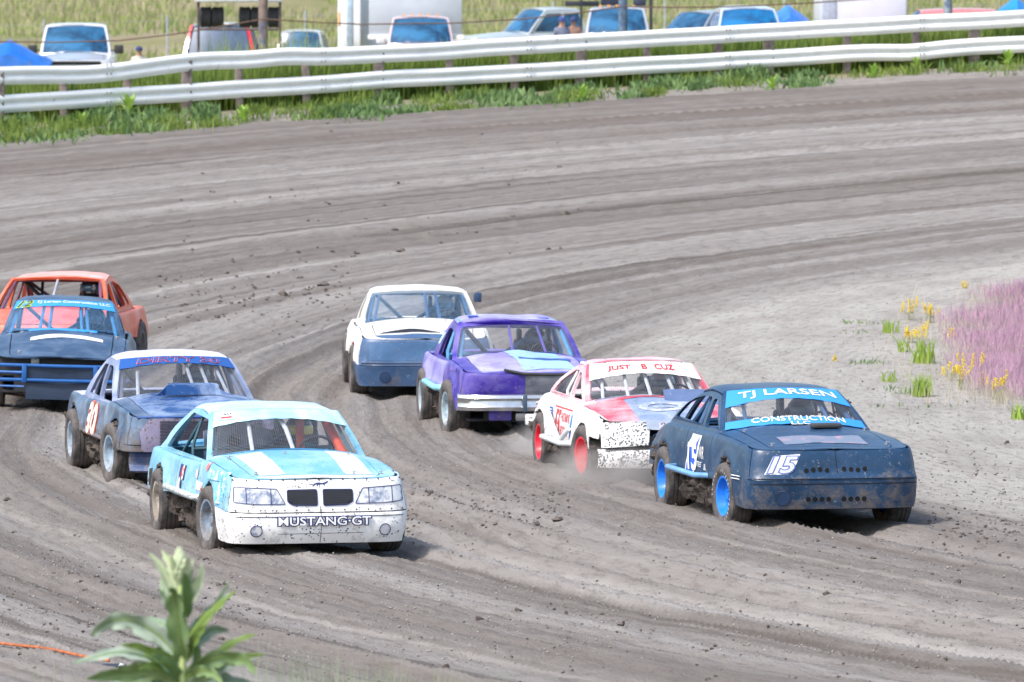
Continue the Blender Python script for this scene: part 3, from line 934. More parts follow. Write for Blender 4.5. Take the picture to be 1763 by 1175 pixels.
# ------------------------------------------------------------------ drivers
_drv = {}
def driver_meshes():
    """a seated driver, reaching for the wheel: one continuous skin"""
    if _drv: return _drv
    J = {'pel': (0, .46, .42, .145), 'bel': (0, .50, .58, .14), 'che': (0, .545, .76, .165), 'neck': (0, .53, .90, .062), 'head': (0, .49, 1.02, .095), 'crown': (0, .485, 1.09, .08),
         'shl': (-.19, .53, .84, .072), 'ell': (-.27, .28, .68, .048), 'wrl': (-.15, .04, .80, .034), 'hal': (-.13, -.03, .83, .036),
         'shr': (.19, .53, .84, .072), 'elr': (.27, .28, .68, .048), 'wrr': (.15, .04, .80, .034), 'har': (.13, -.03, .83, .036),
         'hil': (-.10, .40, .42, .10), 'knl': (-.13, .02, .54, .07), 'anl': (-.12, -.30, .34, .05), 'ftl': (-.12, -.42, .36, .042),
         'hir': (.10, .40, .42, .10), 'knr': (.13, .02, .54, .07), 'anr': (.12, -.30, .34, .05), 'ftr': (.12, -.42, .36, .042)}
    E = ['pel bel', 'bel che', 'che neck', 'neck head', 'head crown', 'che shl', 'shl ell', 'ell wrl', 'wrl hal', 'che shr', 'shr elr', 'elr wrr', 'wrr har', 'pel hil', 'hil knl', 'knl anl', 'anl ftl', 'pel hir', 'hir knr', 'knr anr', 'anr ftr']
    ks = list(J); me = bpy.data.meshes.new('body')
    me.from_pydata([J[k][:3] for k in ks], [tuple(ks.index(q) for q in e.split()) for e in E], [])
    o = bpy.data.objects.new('body', me); COL.objects.link(o)
    o.modifiers.new('s', 'SKIN'); o.modifiers.new('d', 'SUBSURF').levels = 1
    for i, k in enumerate(ks): me.skin_vertices[0].data[i].radius = (J[k][3],) * 2
    me.skin_vertices[0].data[0].use_root = True
    dg = bpy.context.evaluated_depsgraph_get(); dg.update()
    m2 = bpy.data.meshes.new_from_object(o.evaluated_get(dg)); bpy.data.objects.remove(o)
    m2.polygons.foreach_set('use_smooth', [True] * len(m2.polygons))
    # fingers closed round the rim
    f = MB()
    for sx in (-1, 1):
        for i in range(4):
            x = sx * (.13 + .0); y = -.045 - .004 * i; z = .80 + .02 * i; l = (.9, 1, .95, .75)[i]
            f.tube([(x, y + .015, z), (x + sx * .012, y - .02 * l, z + .006), (x - sx * .006, y - .032 * l, z + .004), (x - sx * .02, y - .02 * l, z)], [.0095, .009, .0085, .007], 6)
        f.tube([(sx * .12, .0, .83), (sx * .098, -.02, .845), (sx * .095, -.04, .84)], [.011, .01, .008], 6)
    _drv['body'] = m2; _drv['fingers'] = f
    h = MB()
    prof = []
    rows = []
    for i in range(15):
        th = math.pi * (.02 + .80 * i / 14); row = []
        for j in range(25):
            ph = 2 * math.pi * j / 24
            x, y, z = .135 * math.sin(th) * math.cos(ph), .155 * math.sin(th) * math.sin(ph), .145 * math.cos(th)
            if z < -.05 and y < 0: y *= 1.12
            row.append((x, .49 + y, 1.045 + z))
        rows.append(row)
    h.grid(rows, ref=lambda c: c - Vector((0, .49, 1.04)))
    _drv['helmet'] = h
    v = MB(); rows = []
    for i in range(7):
        z = lerp(-.035, .045, i / 6); row = []
        for j in range(13):
            ph = lerp(-1.15, 1.15, j / 12); k = math.sqrt(1 - (z / .145)**2)
            row.append((.139 * k * math.sin(ph), .49 - .160 * k * math.cos(ph), 1.045 + z))
        rows.append(row)
    v.grid(rows, ref=(0, -1, 0)); _drv['visor'] = v
    return _drv
def driver(car, suit, helm, visor, label, dx=.36, dy=.08, dz=-.02, extra=None):
    d = driver_meshes()
    root = empty('person', (0, 0, 0), label=label, cat='person', group='drivers sitting in the race cars')
    root.matrix_world = car_matrix(car) @ Matrix.Translation((dx, dy, dz))
    m = d['body'].copy(); m.materials.clear(); m.materials.append(suit)
    b = bpy.data.objects.new('body', m); COL.objects.link(b); b.parent = root
    d['fingers'].build('glove', plain('glove', (.04, .04, .045), .8), root)
    h = d['helmet'].build('helmet', helm, root, merge=True, thick=.012)
    d['visor'].build('visor', visor, h, thick=.004, merge=True)
    if extra: extra(h)
    return root
def car_matrix(car):
    return Matrix.Translation(car.location) @ car.rotation_euler.to_matrix().to_4x4() @ Matrix.Scale(car.scale[0], 4)

def place_car(name, B, px, py, yaw, label, group='race cars in the turn', wheelpos=None, roll=0, pitch=0, scale=1.0, dz=0):
    """stand a car so that its front wheel on the picture's left touches the ground at a photo pixel"""
    p = photo_pt(px, py)
    wx, wy = wheelpos or (-B.track, B.af)
    Rm = Matrix.Rotation(R(yaw), 3, 'Z')
    loc = p - Rm @ Vector((wx, wy, 0)) * scale
    loc.z = ground_z(loc.x, loc.y) + .005 + dz
    return empty(name, loc, (R(pitch), R(roll), R(yaw)), label, 'race car', group, scale)

def seam(fn, p, q, mat, car, w=.004, name='panel_gap', n=10):
    mb = MB(); P = [(lerp(p[0], q[0], k / n), lerp(p[1], q[1], k / n)) for k in range(n + 1)]
    d = Vector((q[0] - p[0], q[1] - p[1])).normalized(); nn = Vector((-d.y, d.x)) * w / 2
    rows = [[fn(a + nn.x, b + nn.y, .0035), fn(a - nn.x, b - nn.y, .0035)] for a, b in P]
    return mb.grid(rows).build(name, mat, car)
def hood_pins(B, car, spots, mat):
    for x, y in spots:
        mb = MB(); p = B.top(x, y)
        mb.lathe([(0, .022), (.004, .022), (.005, .006), (.03, .005), (.03, 0)], 10, (p.x, p.y, p.z), 'Z')
        mb.tube([(p.x - .02, p.y, p.z + .02), (p.x + .03, p.y - .005, p.z + .024)], .003, 4)
        mb.build('hood_pin', mat, car)
# ------------------------------------------------------------------ shared materials
WHITE = paint('paint_white', (.80, .80, .80), .3, .35, .1, (.62, .63, .66), 1.0)
dark_in = plain('dark_interior', (.03, .032, .038), .8)
bare = plain('bare_metal', (.42, .43, .45), .42, .7, .3, .0, 6)
chrome = plain('dull_chrome', (.62, .63, .65), .22, .9, .25, 0, 5)
tube_grey = plain('cage_paint_grey', (.30, .32, .36), .5, 0, .3)
tube_black = plain('cage_paint_black', (.025, .028, .035), .5)
tube_white = plain('cage_paint_white', (.62, .66, .70), .45, 0, .3)
black_rub = plain('black_rubber', (.03, .03, .03), .6)
hole_blk = plain('hole_black', (.004, .004, .005), .95, 0, 0)
seam_blk = plain('seam_shadow', (.015, .018, .03), .9, 0, 0)
d_white = decal_mat('print_white', (.78, .78, .78)); d_red = decal_mat('print_red', (.60, .04, .05)); d_blue = decal_mat('print_blue', (.02, .10, .55))
d_navy = decal_mat('print_navy', (.015, .03, .13)); d_sky = decal_mat('print_sky', (.035, .27, .72), .1); d_black = decal_mat('print_black', (.02, .02, .025))
d_yel = decal_mat('print_yellow', (.75, .62, .03)); d_pink = decal_mat('print_pink', (.75, .16, .16), .1); d_lime = decal_mat('print_lime', (.55, .75, .03), .05)
d_orange = decal_mat('print_orange', (.85, .22, .03)); d_teal = decal_mat('print_teal', (.02, .35, .35))
suit_blk = plain('race_suit_black', (.03, .032, .04), .85); suit_blue = plain('race_suit_blue', (.03, .07, .22), .85); suit_red = plain('race_suit_red', (.35, .03, .03), .85)
helm_blk = glass_mat('helmet_black', (.015, .015, .02), .2); helm_wht = glass_mat('helmet_white', (.6, .6, .62), .25)
visor_m = glass_mat('visor', (.05, .16, .30), .08); visor_y = glass_mat('visor_yellow', (.8, .65, .02), .2)

def banner(B, car, mat, b0=.76, b1=.97, a=.93, sag=.0, name='windscreen_banner', top_in=.0):
    def shape(u, v, x, y): 
        lowz = sag * (2 * u - 1)**2 * (1 - v)
        return x, y - lowz
    mb = MB(); rows = []
    for i in range(25):
        row = []
        for j in range(6):
            x = lerp(-a, a, i / 24); v = j / 5; lo = b0 - sag * (2 * i / 24 - 1)**2 + .008 * math.sin(i * 1.9)
            row.append(B.ws(x, lerp(lo, b1, v), .014))
        rows.append(row)
    mb.grid(rows, ref=(0, -1, .5)); return mb.build(name, mat, car, thick=.002, merge=True)
def arc_text(B, car, s, a0, a1, b0, b1, mat, bow=.02, bold=.0, depth=.02, name='lettering', shear=0, base=None):
    fn = lambda a, b, d: B.ws(a, b - bow * a * a, d)
    return text_on(s, fn, a0, a1, b0, b1, bold=bold, shear=shear, depth=depth, base=base).build(name, mat, car, smooth=False)
def front_poly(B, car, pts, mat, name, depth=.004, r=.02, thick=0, label=None):
    L = subdiv(round_poly(pts, r), .05)
    bm = bmesh.new(); bm.faces.new([bm.verts.new((p[0], p[1], 0)) for p in L])
    bmesh.ops.triangulate(bm, faces=bm.faces)
    for _ in range(4):
        ed = [e for e in bm.edges if e.calc_length() > .075]
        if not ed: break
        bmesh.ops.subdivide_edges(bm, edges=ed, cuts=1); bmesh.ops.triangulate(bm, faces=[f for f in bm.faces if len(f.verts) > 3])
    bm.verts.index_update(); mb = MB()
    vs = [B.front(v.co.x, v.co.y, depth) for v in bm.verts]
    mb.add(vs, orient(vs, [tuple(v.index for v in f.verts) for f in bm.faces], (0, -1, 0))); bm.free()
    o = mb.build(name, mat, car)
    if label: o['label'] = label
    return o
def subdiv(L, m):
    out = []
    for i in range(len(L)):
        a, b = Vector(L[i]), Vector(L[(i + 1) % len(L)]); k = max(1, int((b - a).length / m))
        out += [tuple(a.lerp(b, j / k)) for j in range(k)]
    return out
def outline_on(fn, pts, w, mb=None, depth=.006):
    mb = mb or MB(); P = subdiv(pts, .04); n = len(P)
    rows = []
    for i in range(n + 1):
        a, b, c = Vector(P[(i - 1) % n]), Vector(P[i % n]), Vector(P[(i + 1) % n])
        t = (c - a).normalized(); nn = Vector((-t.y, t.x)) * w / 2
        rows.append([fn(b.x + nn.x, b.y + nn.y, depth), fn(b.x - nn.x, b.y - nn.y, depth)])
    return mb.grid(rows)
def side_fn(B, sg=-1): return lambda u, z, d: B.side(u, z, sg, d)

# windows seen from the side, (y, z) corners
HATCH = [[(-.60, .93), (-.08, 1.175), (.84, 1.19), (1.62, .94)]]

# =================================================================== 1 the pale blue and white hatchback in front
def car_pale_blue():
    B = Body(seed=1, windows=HATCH, yb=1.95, zb=.90, yr=1.0, nose=[(.14, .07), (.25, .02), (.335, 0), (.40, .005), (.43, .03), (.50, .045), (.70, .10), (.76, .15), (.80, .18)], vsplit=.485, dent=.012, hood_front=-2.04, header=.04, pillar=.06)
    blue = paint('paint_pale_blue', (.15, .41, .60), .3, .6, .36, (.46, .66, .78), .9)
    car = place_car('race_car', B, 372, 957, 13.0, 'pale blue hatchback race car with white nose and round fog lamps, nearest the camera')
    M = dict(body=blue, fascia=WHITE, bumper=paint('bumper_white', (.80, .80, .80), .3, .12, .1, (.62, .63, .66), 1.0, (.04, .05, .09)), hood=blue, roof=paint('paint_pale_roof', (.40, .62, .72), .3, .1, .4, (.66, .76, .80), .7), cab=blue)
    sh = build_shell(B, car, M)
    build_interior(B, car, plain('cage_dull_teal', (.05, .12, .16), .6), dark_in, cage_r=.017, bars=(-.34,), barmat=tube_white); screen_mesh(B, car, .06, .74)
    # orange padded bars and the bent white bar in front of the driver
    pad = plain('orange_padding', (.75, .10, .04), .7)
    m = MB(); m.tube([(.62, -.45, .78), (.50, .02, 1.16)], .045, 12); m.build('cage_padding', pad, car)
    m = MB(); m.tube([(.26, -.02, .82), (.26, .05, 1.2)], .04, 12); m.build('cage_padding', pad, car)
    m = MB(); m.tube([B.ws(.02, .95, -.06), B.ws(.07, .6, -.06), B.ws(.08, .05, -.06)], .022, 10); m.build('windscreen_bar', tube_white, car)
    banner(B, car, paint('banner_pale', (.30, .60, .72), .4, 0, .45, (.66, .74, .80), .6), .70, .955, .94, .09)
    patch(lambda a, b, d: B.ws(a, b, d), -.86, -.62, .74, .90, 6, 4, .022).build('sticker', d_white, car)
    text_on('1937', lambda a, b, d: B.ws(a, b, d), -.82, -.68, .83, .88, bold=.01, depth=.026).build('lettering', d_navy, car)
    patch(lambda a, b, d: B.ws(a, b, d), -.83, -.68, .765, .80, 4, 2, .026).build('sticker_stripe', d_red, car)
    # bonnet stripes
    for x0, x1 in ((-.56, -.30), (.30, .56)):
        patch(lambda x, y, d: B.top(x, y, d), x0, x1, -2.02, -.92, 8, 26, .0035, shape=lambda a, b, x, y: (x * (1 - .06 * (1 - b)), y)).build('bonnet_stripe', smudge('stripe_white', (.72, .77, .80), (.40, .62, .72), 5, .45, .75, .3), car)
    hood_pins(B, car, [(-.55, -1.96), (-.10, -1.05), (.5, -1.05), (.36, -1.98), (.62, -1.96), (-.62, -1.05)], bare)
    # nose: louvred grilles, printed lamps, lettering, fog lamps, seam
    mesh_m = plain('grille_weave', (.10, .11, .15), .6)
    for sg in (-1, 1):
        P = [(sg * .028, .50), (sg * .028, .648), (sg * .305, .645), (sg * .305, .535), (sg * .25, .505)]
        L = round_poly(P, .02)
        front_poly(B, car, P, hole_blk, 'grille', .004)
        g = MB(); fr = lambda x, z, d: B.front(x, z, d)
        for k in range(9):
            z = .512 + k * .0155; xe = .30 if z > .53 else .26
            for j in range(9): 
                x0 = sg * lerp(.03, xe, j / 9); x1 = sg * lerp(.03, xe, (j + 1) / 9); xm = (x0 + x1) / 2
                g.add([fr(x0, z - .0015, .007), fr(x0, z + .0015, .007), fr(xm, z + .009, .007), fr(xm, z + .006, .007)], [(0, 1, 2, 3)])
                g.add([fr(xm, z + .006, .007), fr(xm, z + .009, .007), fr(x1, z + .0015, .007), fr(x1, z - .0015, .007)], [(0, 1, 2, 3)])
        g.build('grille_mesh', mesh_m, car, smooth=False)
        outline_on(fr, L, .008, depth=.008).build('grille_rim', d_navy, car)
        Q = [(sg * .325, .515), (sg * .40, .655), (sg * .78, .675), (sg * .79, .535), (sg * .60, .518)]
        lm = smudge('lamp_print', (.64, .66, .70), (.20, .24, .34), 8, .47, .62)
        front_poly(B, car, Q, lm, 'headlight', .005)
        LQ = round_poly(Q, .015)
        o = outline_on(fr, LQ, .007, depth=.009)
        outline_on(fr, [(sg * .455, .518), (sg * .455, .66), (sg * .458, .66), (sg * .458, .518)], .004, o, .009)
        outline_on(fr, [(sg * .68, .52), (sg * .68, .672), (sg * .683, .672), (sg * .683, .52)], .004, o, .009)
        o.build('headlight_outline', d_navy, car)
        x = sg * .60
        r = disc(fr, x, .275, .056, .056, .012, 28, r0=.86); r.build('fog_lamp_rim', d_navy, car)
        disc(fr, x, .275, .048, .048, .008, 28).build('fog_lamp', smudge('fog_print', (.70, .71, .75), (.30, .33, .45), 14, .5, .62), car)
    fr = lambda x, z, d: B.front(x, z, d)
    text_on('MUSTANG·GT', fr, -.40, .46, .325, .400, bold=.10, depth=.016, base=0).build('lettering', d_navy, car)
    text_on('MUSTANG·GT', fr, -.40, .46, .325, .400, bold=.012, depth=.020, base=0).build('lettering', d_white, car)
    # running horse badge: body, neck, legs, tail
    hb = MB()
    for pts in ([(-.06, .695), (-.02, .71), (.03, .705), (.055, .712), (.05, .698), (0, .69)], [(.04, .70), (.075, .722), (.088, .716), (.06, .696)], [(-.06, .70), (-.10, .694), (-.105, .69), (-.06, .692)],
                [(-.05, .695), (-.07, .676), (-.062, .674), (-.035, .692)], [(-.02, .692), (-.03, .674), (-.022, .674), (-.008, .692)], [(.03, .695), (.05, .678), (.057, .68), (.045, .697)]):
        P = [fr(x, z, .005) for x, z in pts]; hb.add(P, [tuple(range(len(P)))])
    hb.build('badge', d_navy, car, smooth=False)
    seam(fr, (.0, .16), (.0, .50), seam_blk, car, .005); seam(fr, (.0, .66), (.0, .74), seam_blk, car, .004)
    seam(fr, (-.78, .405), (.78, .405), seam_blk, car, .006, n=40); seam(fr, (-.4, .245), (.4, .25), seam_blk, car, .004, n=20)
    # flank stickers, tape, torn cloth
    sf = side_fn(B)
    patch(sf, -.02, .28, .60, .74, 6, 5, .005).build('sticker', d_navy, car)
    patch(sf, .02, .15, .62, .72, 4, 4, .007).build('sticker', d_red, car)
    text_on('5', sf, .10, .02, .60, .74, bold=.03, depth=.009, shear=-.2).build('lettering', d_white, car)
    patch(sf, -.95, -.60, .56, .64, 6, 3, .006).build('tape_patch', d_white, car)
    disc(sf, -1.06, .80, .06, .04, .008, 18).build('sticker', d_pink, car)
    disc(sf, -.90, .58, .035, .035, .008, 18).build('sticker', d_red, car)
    patch(sf, -1.82, -1.70, .50, .60, 4, 4, .006).build('sticker', d_yel, car)
    patch(sf, 0.0, .18, .48, .60, 6, 6, .02, shape=lambda a, b, u, v: (u + .06 * b, v + .03 * math.sin(a * 5))).build('torn_sticker', decal_mat('print_grey', (.5, .5, .54), .3), car)
    patch(sf, -.62, -.50, .66, .74, 4, 3, .006).build('sticker', decal_mat('print_grey', (.5, .5, .54), .3), car)
    rv = MB()
    for z in (.462, .735):
        for k in range(15): disc(fr, lerp(-.78, .78, k / 14), z, .008, .008, .012, 8, rv)
    rv.build('rivets', seam_blk, car)['kind'] = 'stuff'
    cr = smudge('crumpled_paint', (.10, .42, .58), (.62, .72, .76), 16, .48, .58, .35)
    m = MB(); m.grid([[B.side(lerp(-1.86, -1.22, i / 14), lerp(.70, .79, j / 6) , -1, .006 + .012 * abs(math.sin(i * 1.7 + j))) for j in range(7)] for i in range(15)]).build('crumpled_skin', cr, car)
    m = MB(); m.grid([[B.side(lerp(-1.88, -1.66, i / 8), lerp(.50, .70, j / 8), -1, .006 + .014 * abs(math.sin(i * 1.9 + j * 1.3))) for j in range(9)] for i in range(9)]).build('crumpled_skin', cr, car)
    for yy, zz, hh in ((-.60, .47, .34), (.42, .47, .34), (-.30, .8, .02)): patch(sf, yy, yy + .012, zz, zz + hh, 1, 8, .005).build('rivet_strip', decal_mat('tape_grey', (.45, .47, .5), .6), car)
    sill_bar(B, car, paint('bar_pale', (.5, .58, .6), .4, .8, .5, (.6, .6, .6), 1), z=.49, out=.04, y0=-.80, y1=.84, r=.03)
    rim = (paint('rim_grey_blue', (.20, .30, .42), .35, .4, .4, (.45, .5, .55), .5),) * 2
    for ya, st, rm in ((B.af, .13, rim[0]), (B.ar, 0, paint('rim_cream', (.62, .60, .52), .35, .5, .4, (.4, .3, .2), .6))):
        for sg in (-1, 1): wheel(car, sg * B.track, ya, sg, B.tr, B.tw, rm, st)
    mud_under(B, car, 90, 1)
    def yel(h): pass
    driver(car, plain('race_suit_teal', (.03, .22, .22), .85), helm_blk, visor_y, 'driver in a teal suit with yellow visor, inside the pale blue car')
    m = MB()                                  # crumpled sheet-metal panel beside the driver, with a round hole
    rows = [[(lerp(-.55, .12, i / 10), .62 + .02 * math.sin(i * 1.3 + j), lerp(.5, 1.12 - .02 * abs(i - 5), j / 7)) for j in range(8)] for i in range(11)]
    m.grid(rows).build('interior_panel', plain('panel_grey_blue', (.22, .27, .40), .5, 0, .5, 0, 6), car, merge=True, thick=.01)
    m = MB(); m.tube([(-.26, .60, .92), (-.26, .585, .92)], .06, 16); m.build('vent_hole', hole_blk, car)

# =================================================================== 2 the navy fastback, number 15
def car_fifteen():
    B = Body(seed=2, windows=[[(-.50, .955), (-.03, 1.17), (.16, 1.185), (.10, .96)], [(.20, .965), (.25, 1.19), (.62, 1.185), (1.02, 1.12), (1.36, .99)]], wr_corner=.05,
             zs=[(-2.25, .80), (-2.0, .825), (-1.3, .875), (-.6, .89), (.5, .885), (1.2, .89), (1.7, .82), (2.22, .64)], wh=.575, wlow=.05, tail=[(.2, .1), (.35, 0), (.5, 0), (.9, .16)], zh=1.295, zr_=1.295, yr=.78, yb=1.72, zb=.93, wb=.58,
             nose=[(.22, .06), (.30, .04), (.42, .02), (.47, .06), (.485, .01), (.54, 0), (.555, .04), (.70, .06), (.80, .09), (.84, .14), (.9, .2)], zf=.245, zr=.42, rocker=.45, vsplit=.50, zc=.33, arch=.36,
             n=5, lc=.30, dent=.013, hood_front=-1.98, crown=.07, header=.05, pillar=.06, wn=.82, tr=.325)
    navy = paint('paint_navy', (.009, .040, .096), .28, .6, .2, (.045, .10, .21), .7, (.22, .19, .17))
    car = place_car('race_car', B, 1262, 914, 12.2, 'navy blue fastback race car number 15 with TJ LARSEN banner, leading on the right')
    sh = build_shell(B, car, dict(body=navy, roof=navy, cab=navy))
    build_interior(B, car, plain('cage_blue', (.05, .12, .26), .45), dark_in, cage_r=.028, bars=(-.50, .38)); screen_mesh(B, car, .18, .70)
    banner(B, car, d_sky, .66, .965, .94, .14); banner(B, car, d_sky, .04, .20, .93, -.0, 'windscreen_strip')
    arc_text(B, car, 'TJ LARSEN', -.76, .80, .715, .93, d_white, .10, .012)
    arc_text(B, car, 'CONSTRUCTION', -.60, .66, .10, .21, d_white, .02, .012); arc_text(B, car, 'LLC', -.10, .16, .01, .085, d_white, .0, .01)
    fr = lambda x, z, d: B.front(x, z, d)
    for sg in (-1, 1):
        for k in range(4):
            disc(fr, sg * (.085 + .068 * k) + .0, .625 + .006 * math.sin(k * 2 + sg), .022, .022, .005, 16).build('vent_hole', hole_blk, car)
            disc(fr, sg * (.075 + .066 * k) + .0, .345, .024, .024, .006, 16).build('vent_hole', hole_blk, car)
    disc(fr, -.52, .355, .075, .075, .009, 28, r0=.9).build('fog_lamp_rim', plain('navy_dark', (.015, .035, .09), .5), car)
    disc(fr, -.52, .355, .068, .068, .006, 28).build('fog_lamp_cover', plain('navy_dark2', (.02, .05, .12), .35), car)
    # 15 in a slanted white plate on the nose
    pl = [(-.70, .575), (-.60, .76), (-.34, .775), (-.42, .61), (-.50, .575)]
    front_poly(B, car, pl, d_white, 'number_plate', .005, .01)
    fnn = lambda x, z, d: B.front(x, z, d)
    text_on('15', fnn, -.655, -.375, .60, .75, bold=.06, shear=.35, depth=.008, base=0).build('lettering', plain('num_mid', (.10, .16, .45), .4), car)
    text_on('15', fnn, -.655, -.375, .60, .75, bold=.018, shear=.35, depth=.011, base=0).build('lettering', decal_mat('print_lav', (.62, .66, .85)), car)
    seam(fr, (.02, .56), (.0, .83), seam_blk, car, .006); seam(fr, (-.82, .545), (.82, .545), seam_blk, car, .008, n=40); seam(fr, (-.82, .49), (.82, .49), seam_blk, car, .010, n=40)
    m = MB()
    for z in (.52, .548):
        rows = []
        for i in range(9):
            a = lerp(B.ys0 - .10, B.af - B.arch + .02, i / 8); rows.append([B.side(a, z, -1, .006), B.side(a, z + .008, -1, .006)])
        m.grid(rows)
    m.build('bumper_trim', d_white, car)
    # bonnet: vent cap, faded sponsor strip
    m = MB(); p = B.top(.20, -1.06); m.bbox((p.x, p.y, p.z + .025), (.29, .16, .045), .018); m.build('bonnet_vent', plain('vent_black', (.05, .05, .055), .7, 0, .4), car)
    patch(lambda x, y, d: B.top(x, y, d), -.42, .40, -1.88, -1.55, 12, 6, .004, shape=lambda a, b, x, y: (x, y + .04 * math.cos(a * 6) * (b - .5))).build('sponsor_strip', smudge('print_faded', (.16, .20, .28), (.36, .24, .30), 5, .48, .66, .5), car)
    hood_pins(B, car, [(-.55, -1.9), (.58, -1.9), (-.6, -1.0), (.6, -1.0)], bare)
    sf = side_fn(B)
    # door number and letters
    P = [(.12, .50), (.08, .90), (-.36, .90), (-.42, .30), (.10, .30)]
    stripe = lambda u0, u1, v0, v1, m_, n_, dd: patch(sf, u0, u1, v0, v1, 5, 12, dd, shape=lambda a, b, u, v: (u - .16 * b, v)).build(n_, m_, car)
    stripe(.34, .30, .46, .84, d_white, 'number_stripe', .005); stripe(.30, .0, .47, .84, d_blue, 'number_field', .004); stripe(-.0, -.05, .46, .84, d_white, 'number_stripe', .005)
    stripe(.30, .0, .71, .84, decal_mat('print_lav', (.62, .66, .85)), 'number_field', .006)
    text_on('15', sf, .26, -.14, .50, .74, bold=.03, shear=-.3, depth=.010, base=0).build('lettering', d_white, car)
    text_on('WR', sf, -.16, -.40, .62, .74, bold=.006, shear=-.15, depth=.008).build('lettering', d_white, car)
    text_on('TIRES', sf, -.14, -.36, .54, .59, bold=.0, depth=.008).build('lettering', d_white, car)
    text_on('&', sf, -.46, -.56, .52, .58, bold=.0, depth=.008).build('lettering', d_white, car)
    sill_bar(B, car, plain('bar_blue', (.16, .36, .62), .35, 0, .25), z=.475, r=.028, out=.11, y0=-.62, y1=.78)
    rb = plain('rim_blue', (.015, .20, .72), .25, 0, .2)
    build_wheels(B, car, (rb, rb), .10)
    # white tyre lettering
    for ya, st in ((B.af, .10),):
        m = MB(); rx = -.112
        for k in range(26):
            if k in (6, 7, 14, 15, 22): continue
            a = k * .2; c, s_ = math.cos(a), math.sin(a); 
            for r0, r1, da in ((.235, .262, .03),):
                m.add([(rx * 1.07, r0 * math.cos(a - da), r0 * math.sin(a - da)), (rx * 1.07, r0 * math.cos(a + da), r0 * math.sin(a + da)), (rx * 1.06, r1 * math.cos(a + da * .7), r1 * math.sin(a + da * .7)), (rx * 1.06, r1 * math.cos(a - da * .7), r1 * math.sin(a - da * .7))], [(0, 1, 2, 3)])
        o = m.build('tyre_lettering', plain('worn_white', (.5, .5, .52), .8, 0, .6, 0, 30), car); o.location = (-B.track - .001, ya, B.tr); o.rotation_euler = (0, 0, st)
    mud_under(B, car, 120, 2)
    driver(car, suit_blue, helm_blk, visor_m, 'driver in a dark blue suit and black helmet, inside the navy number 15 car')
    net = MB()                                # window net behind the driver's side
    for k in range(6): net.tube([(.70, -.15 + .13 * k, .93), (.66, -.12 + .13 * k, 1.17)], .012, 4)
    for k in range(4): net.tube([(.70 - .01 * k, -.2, .95 + .065 * k), (.70 - .01 * k, .55, .95 + .065 * k)], .012, 4)
    net.build('window_net', plain('net_brown', (.10, .05, .05), .9), car)

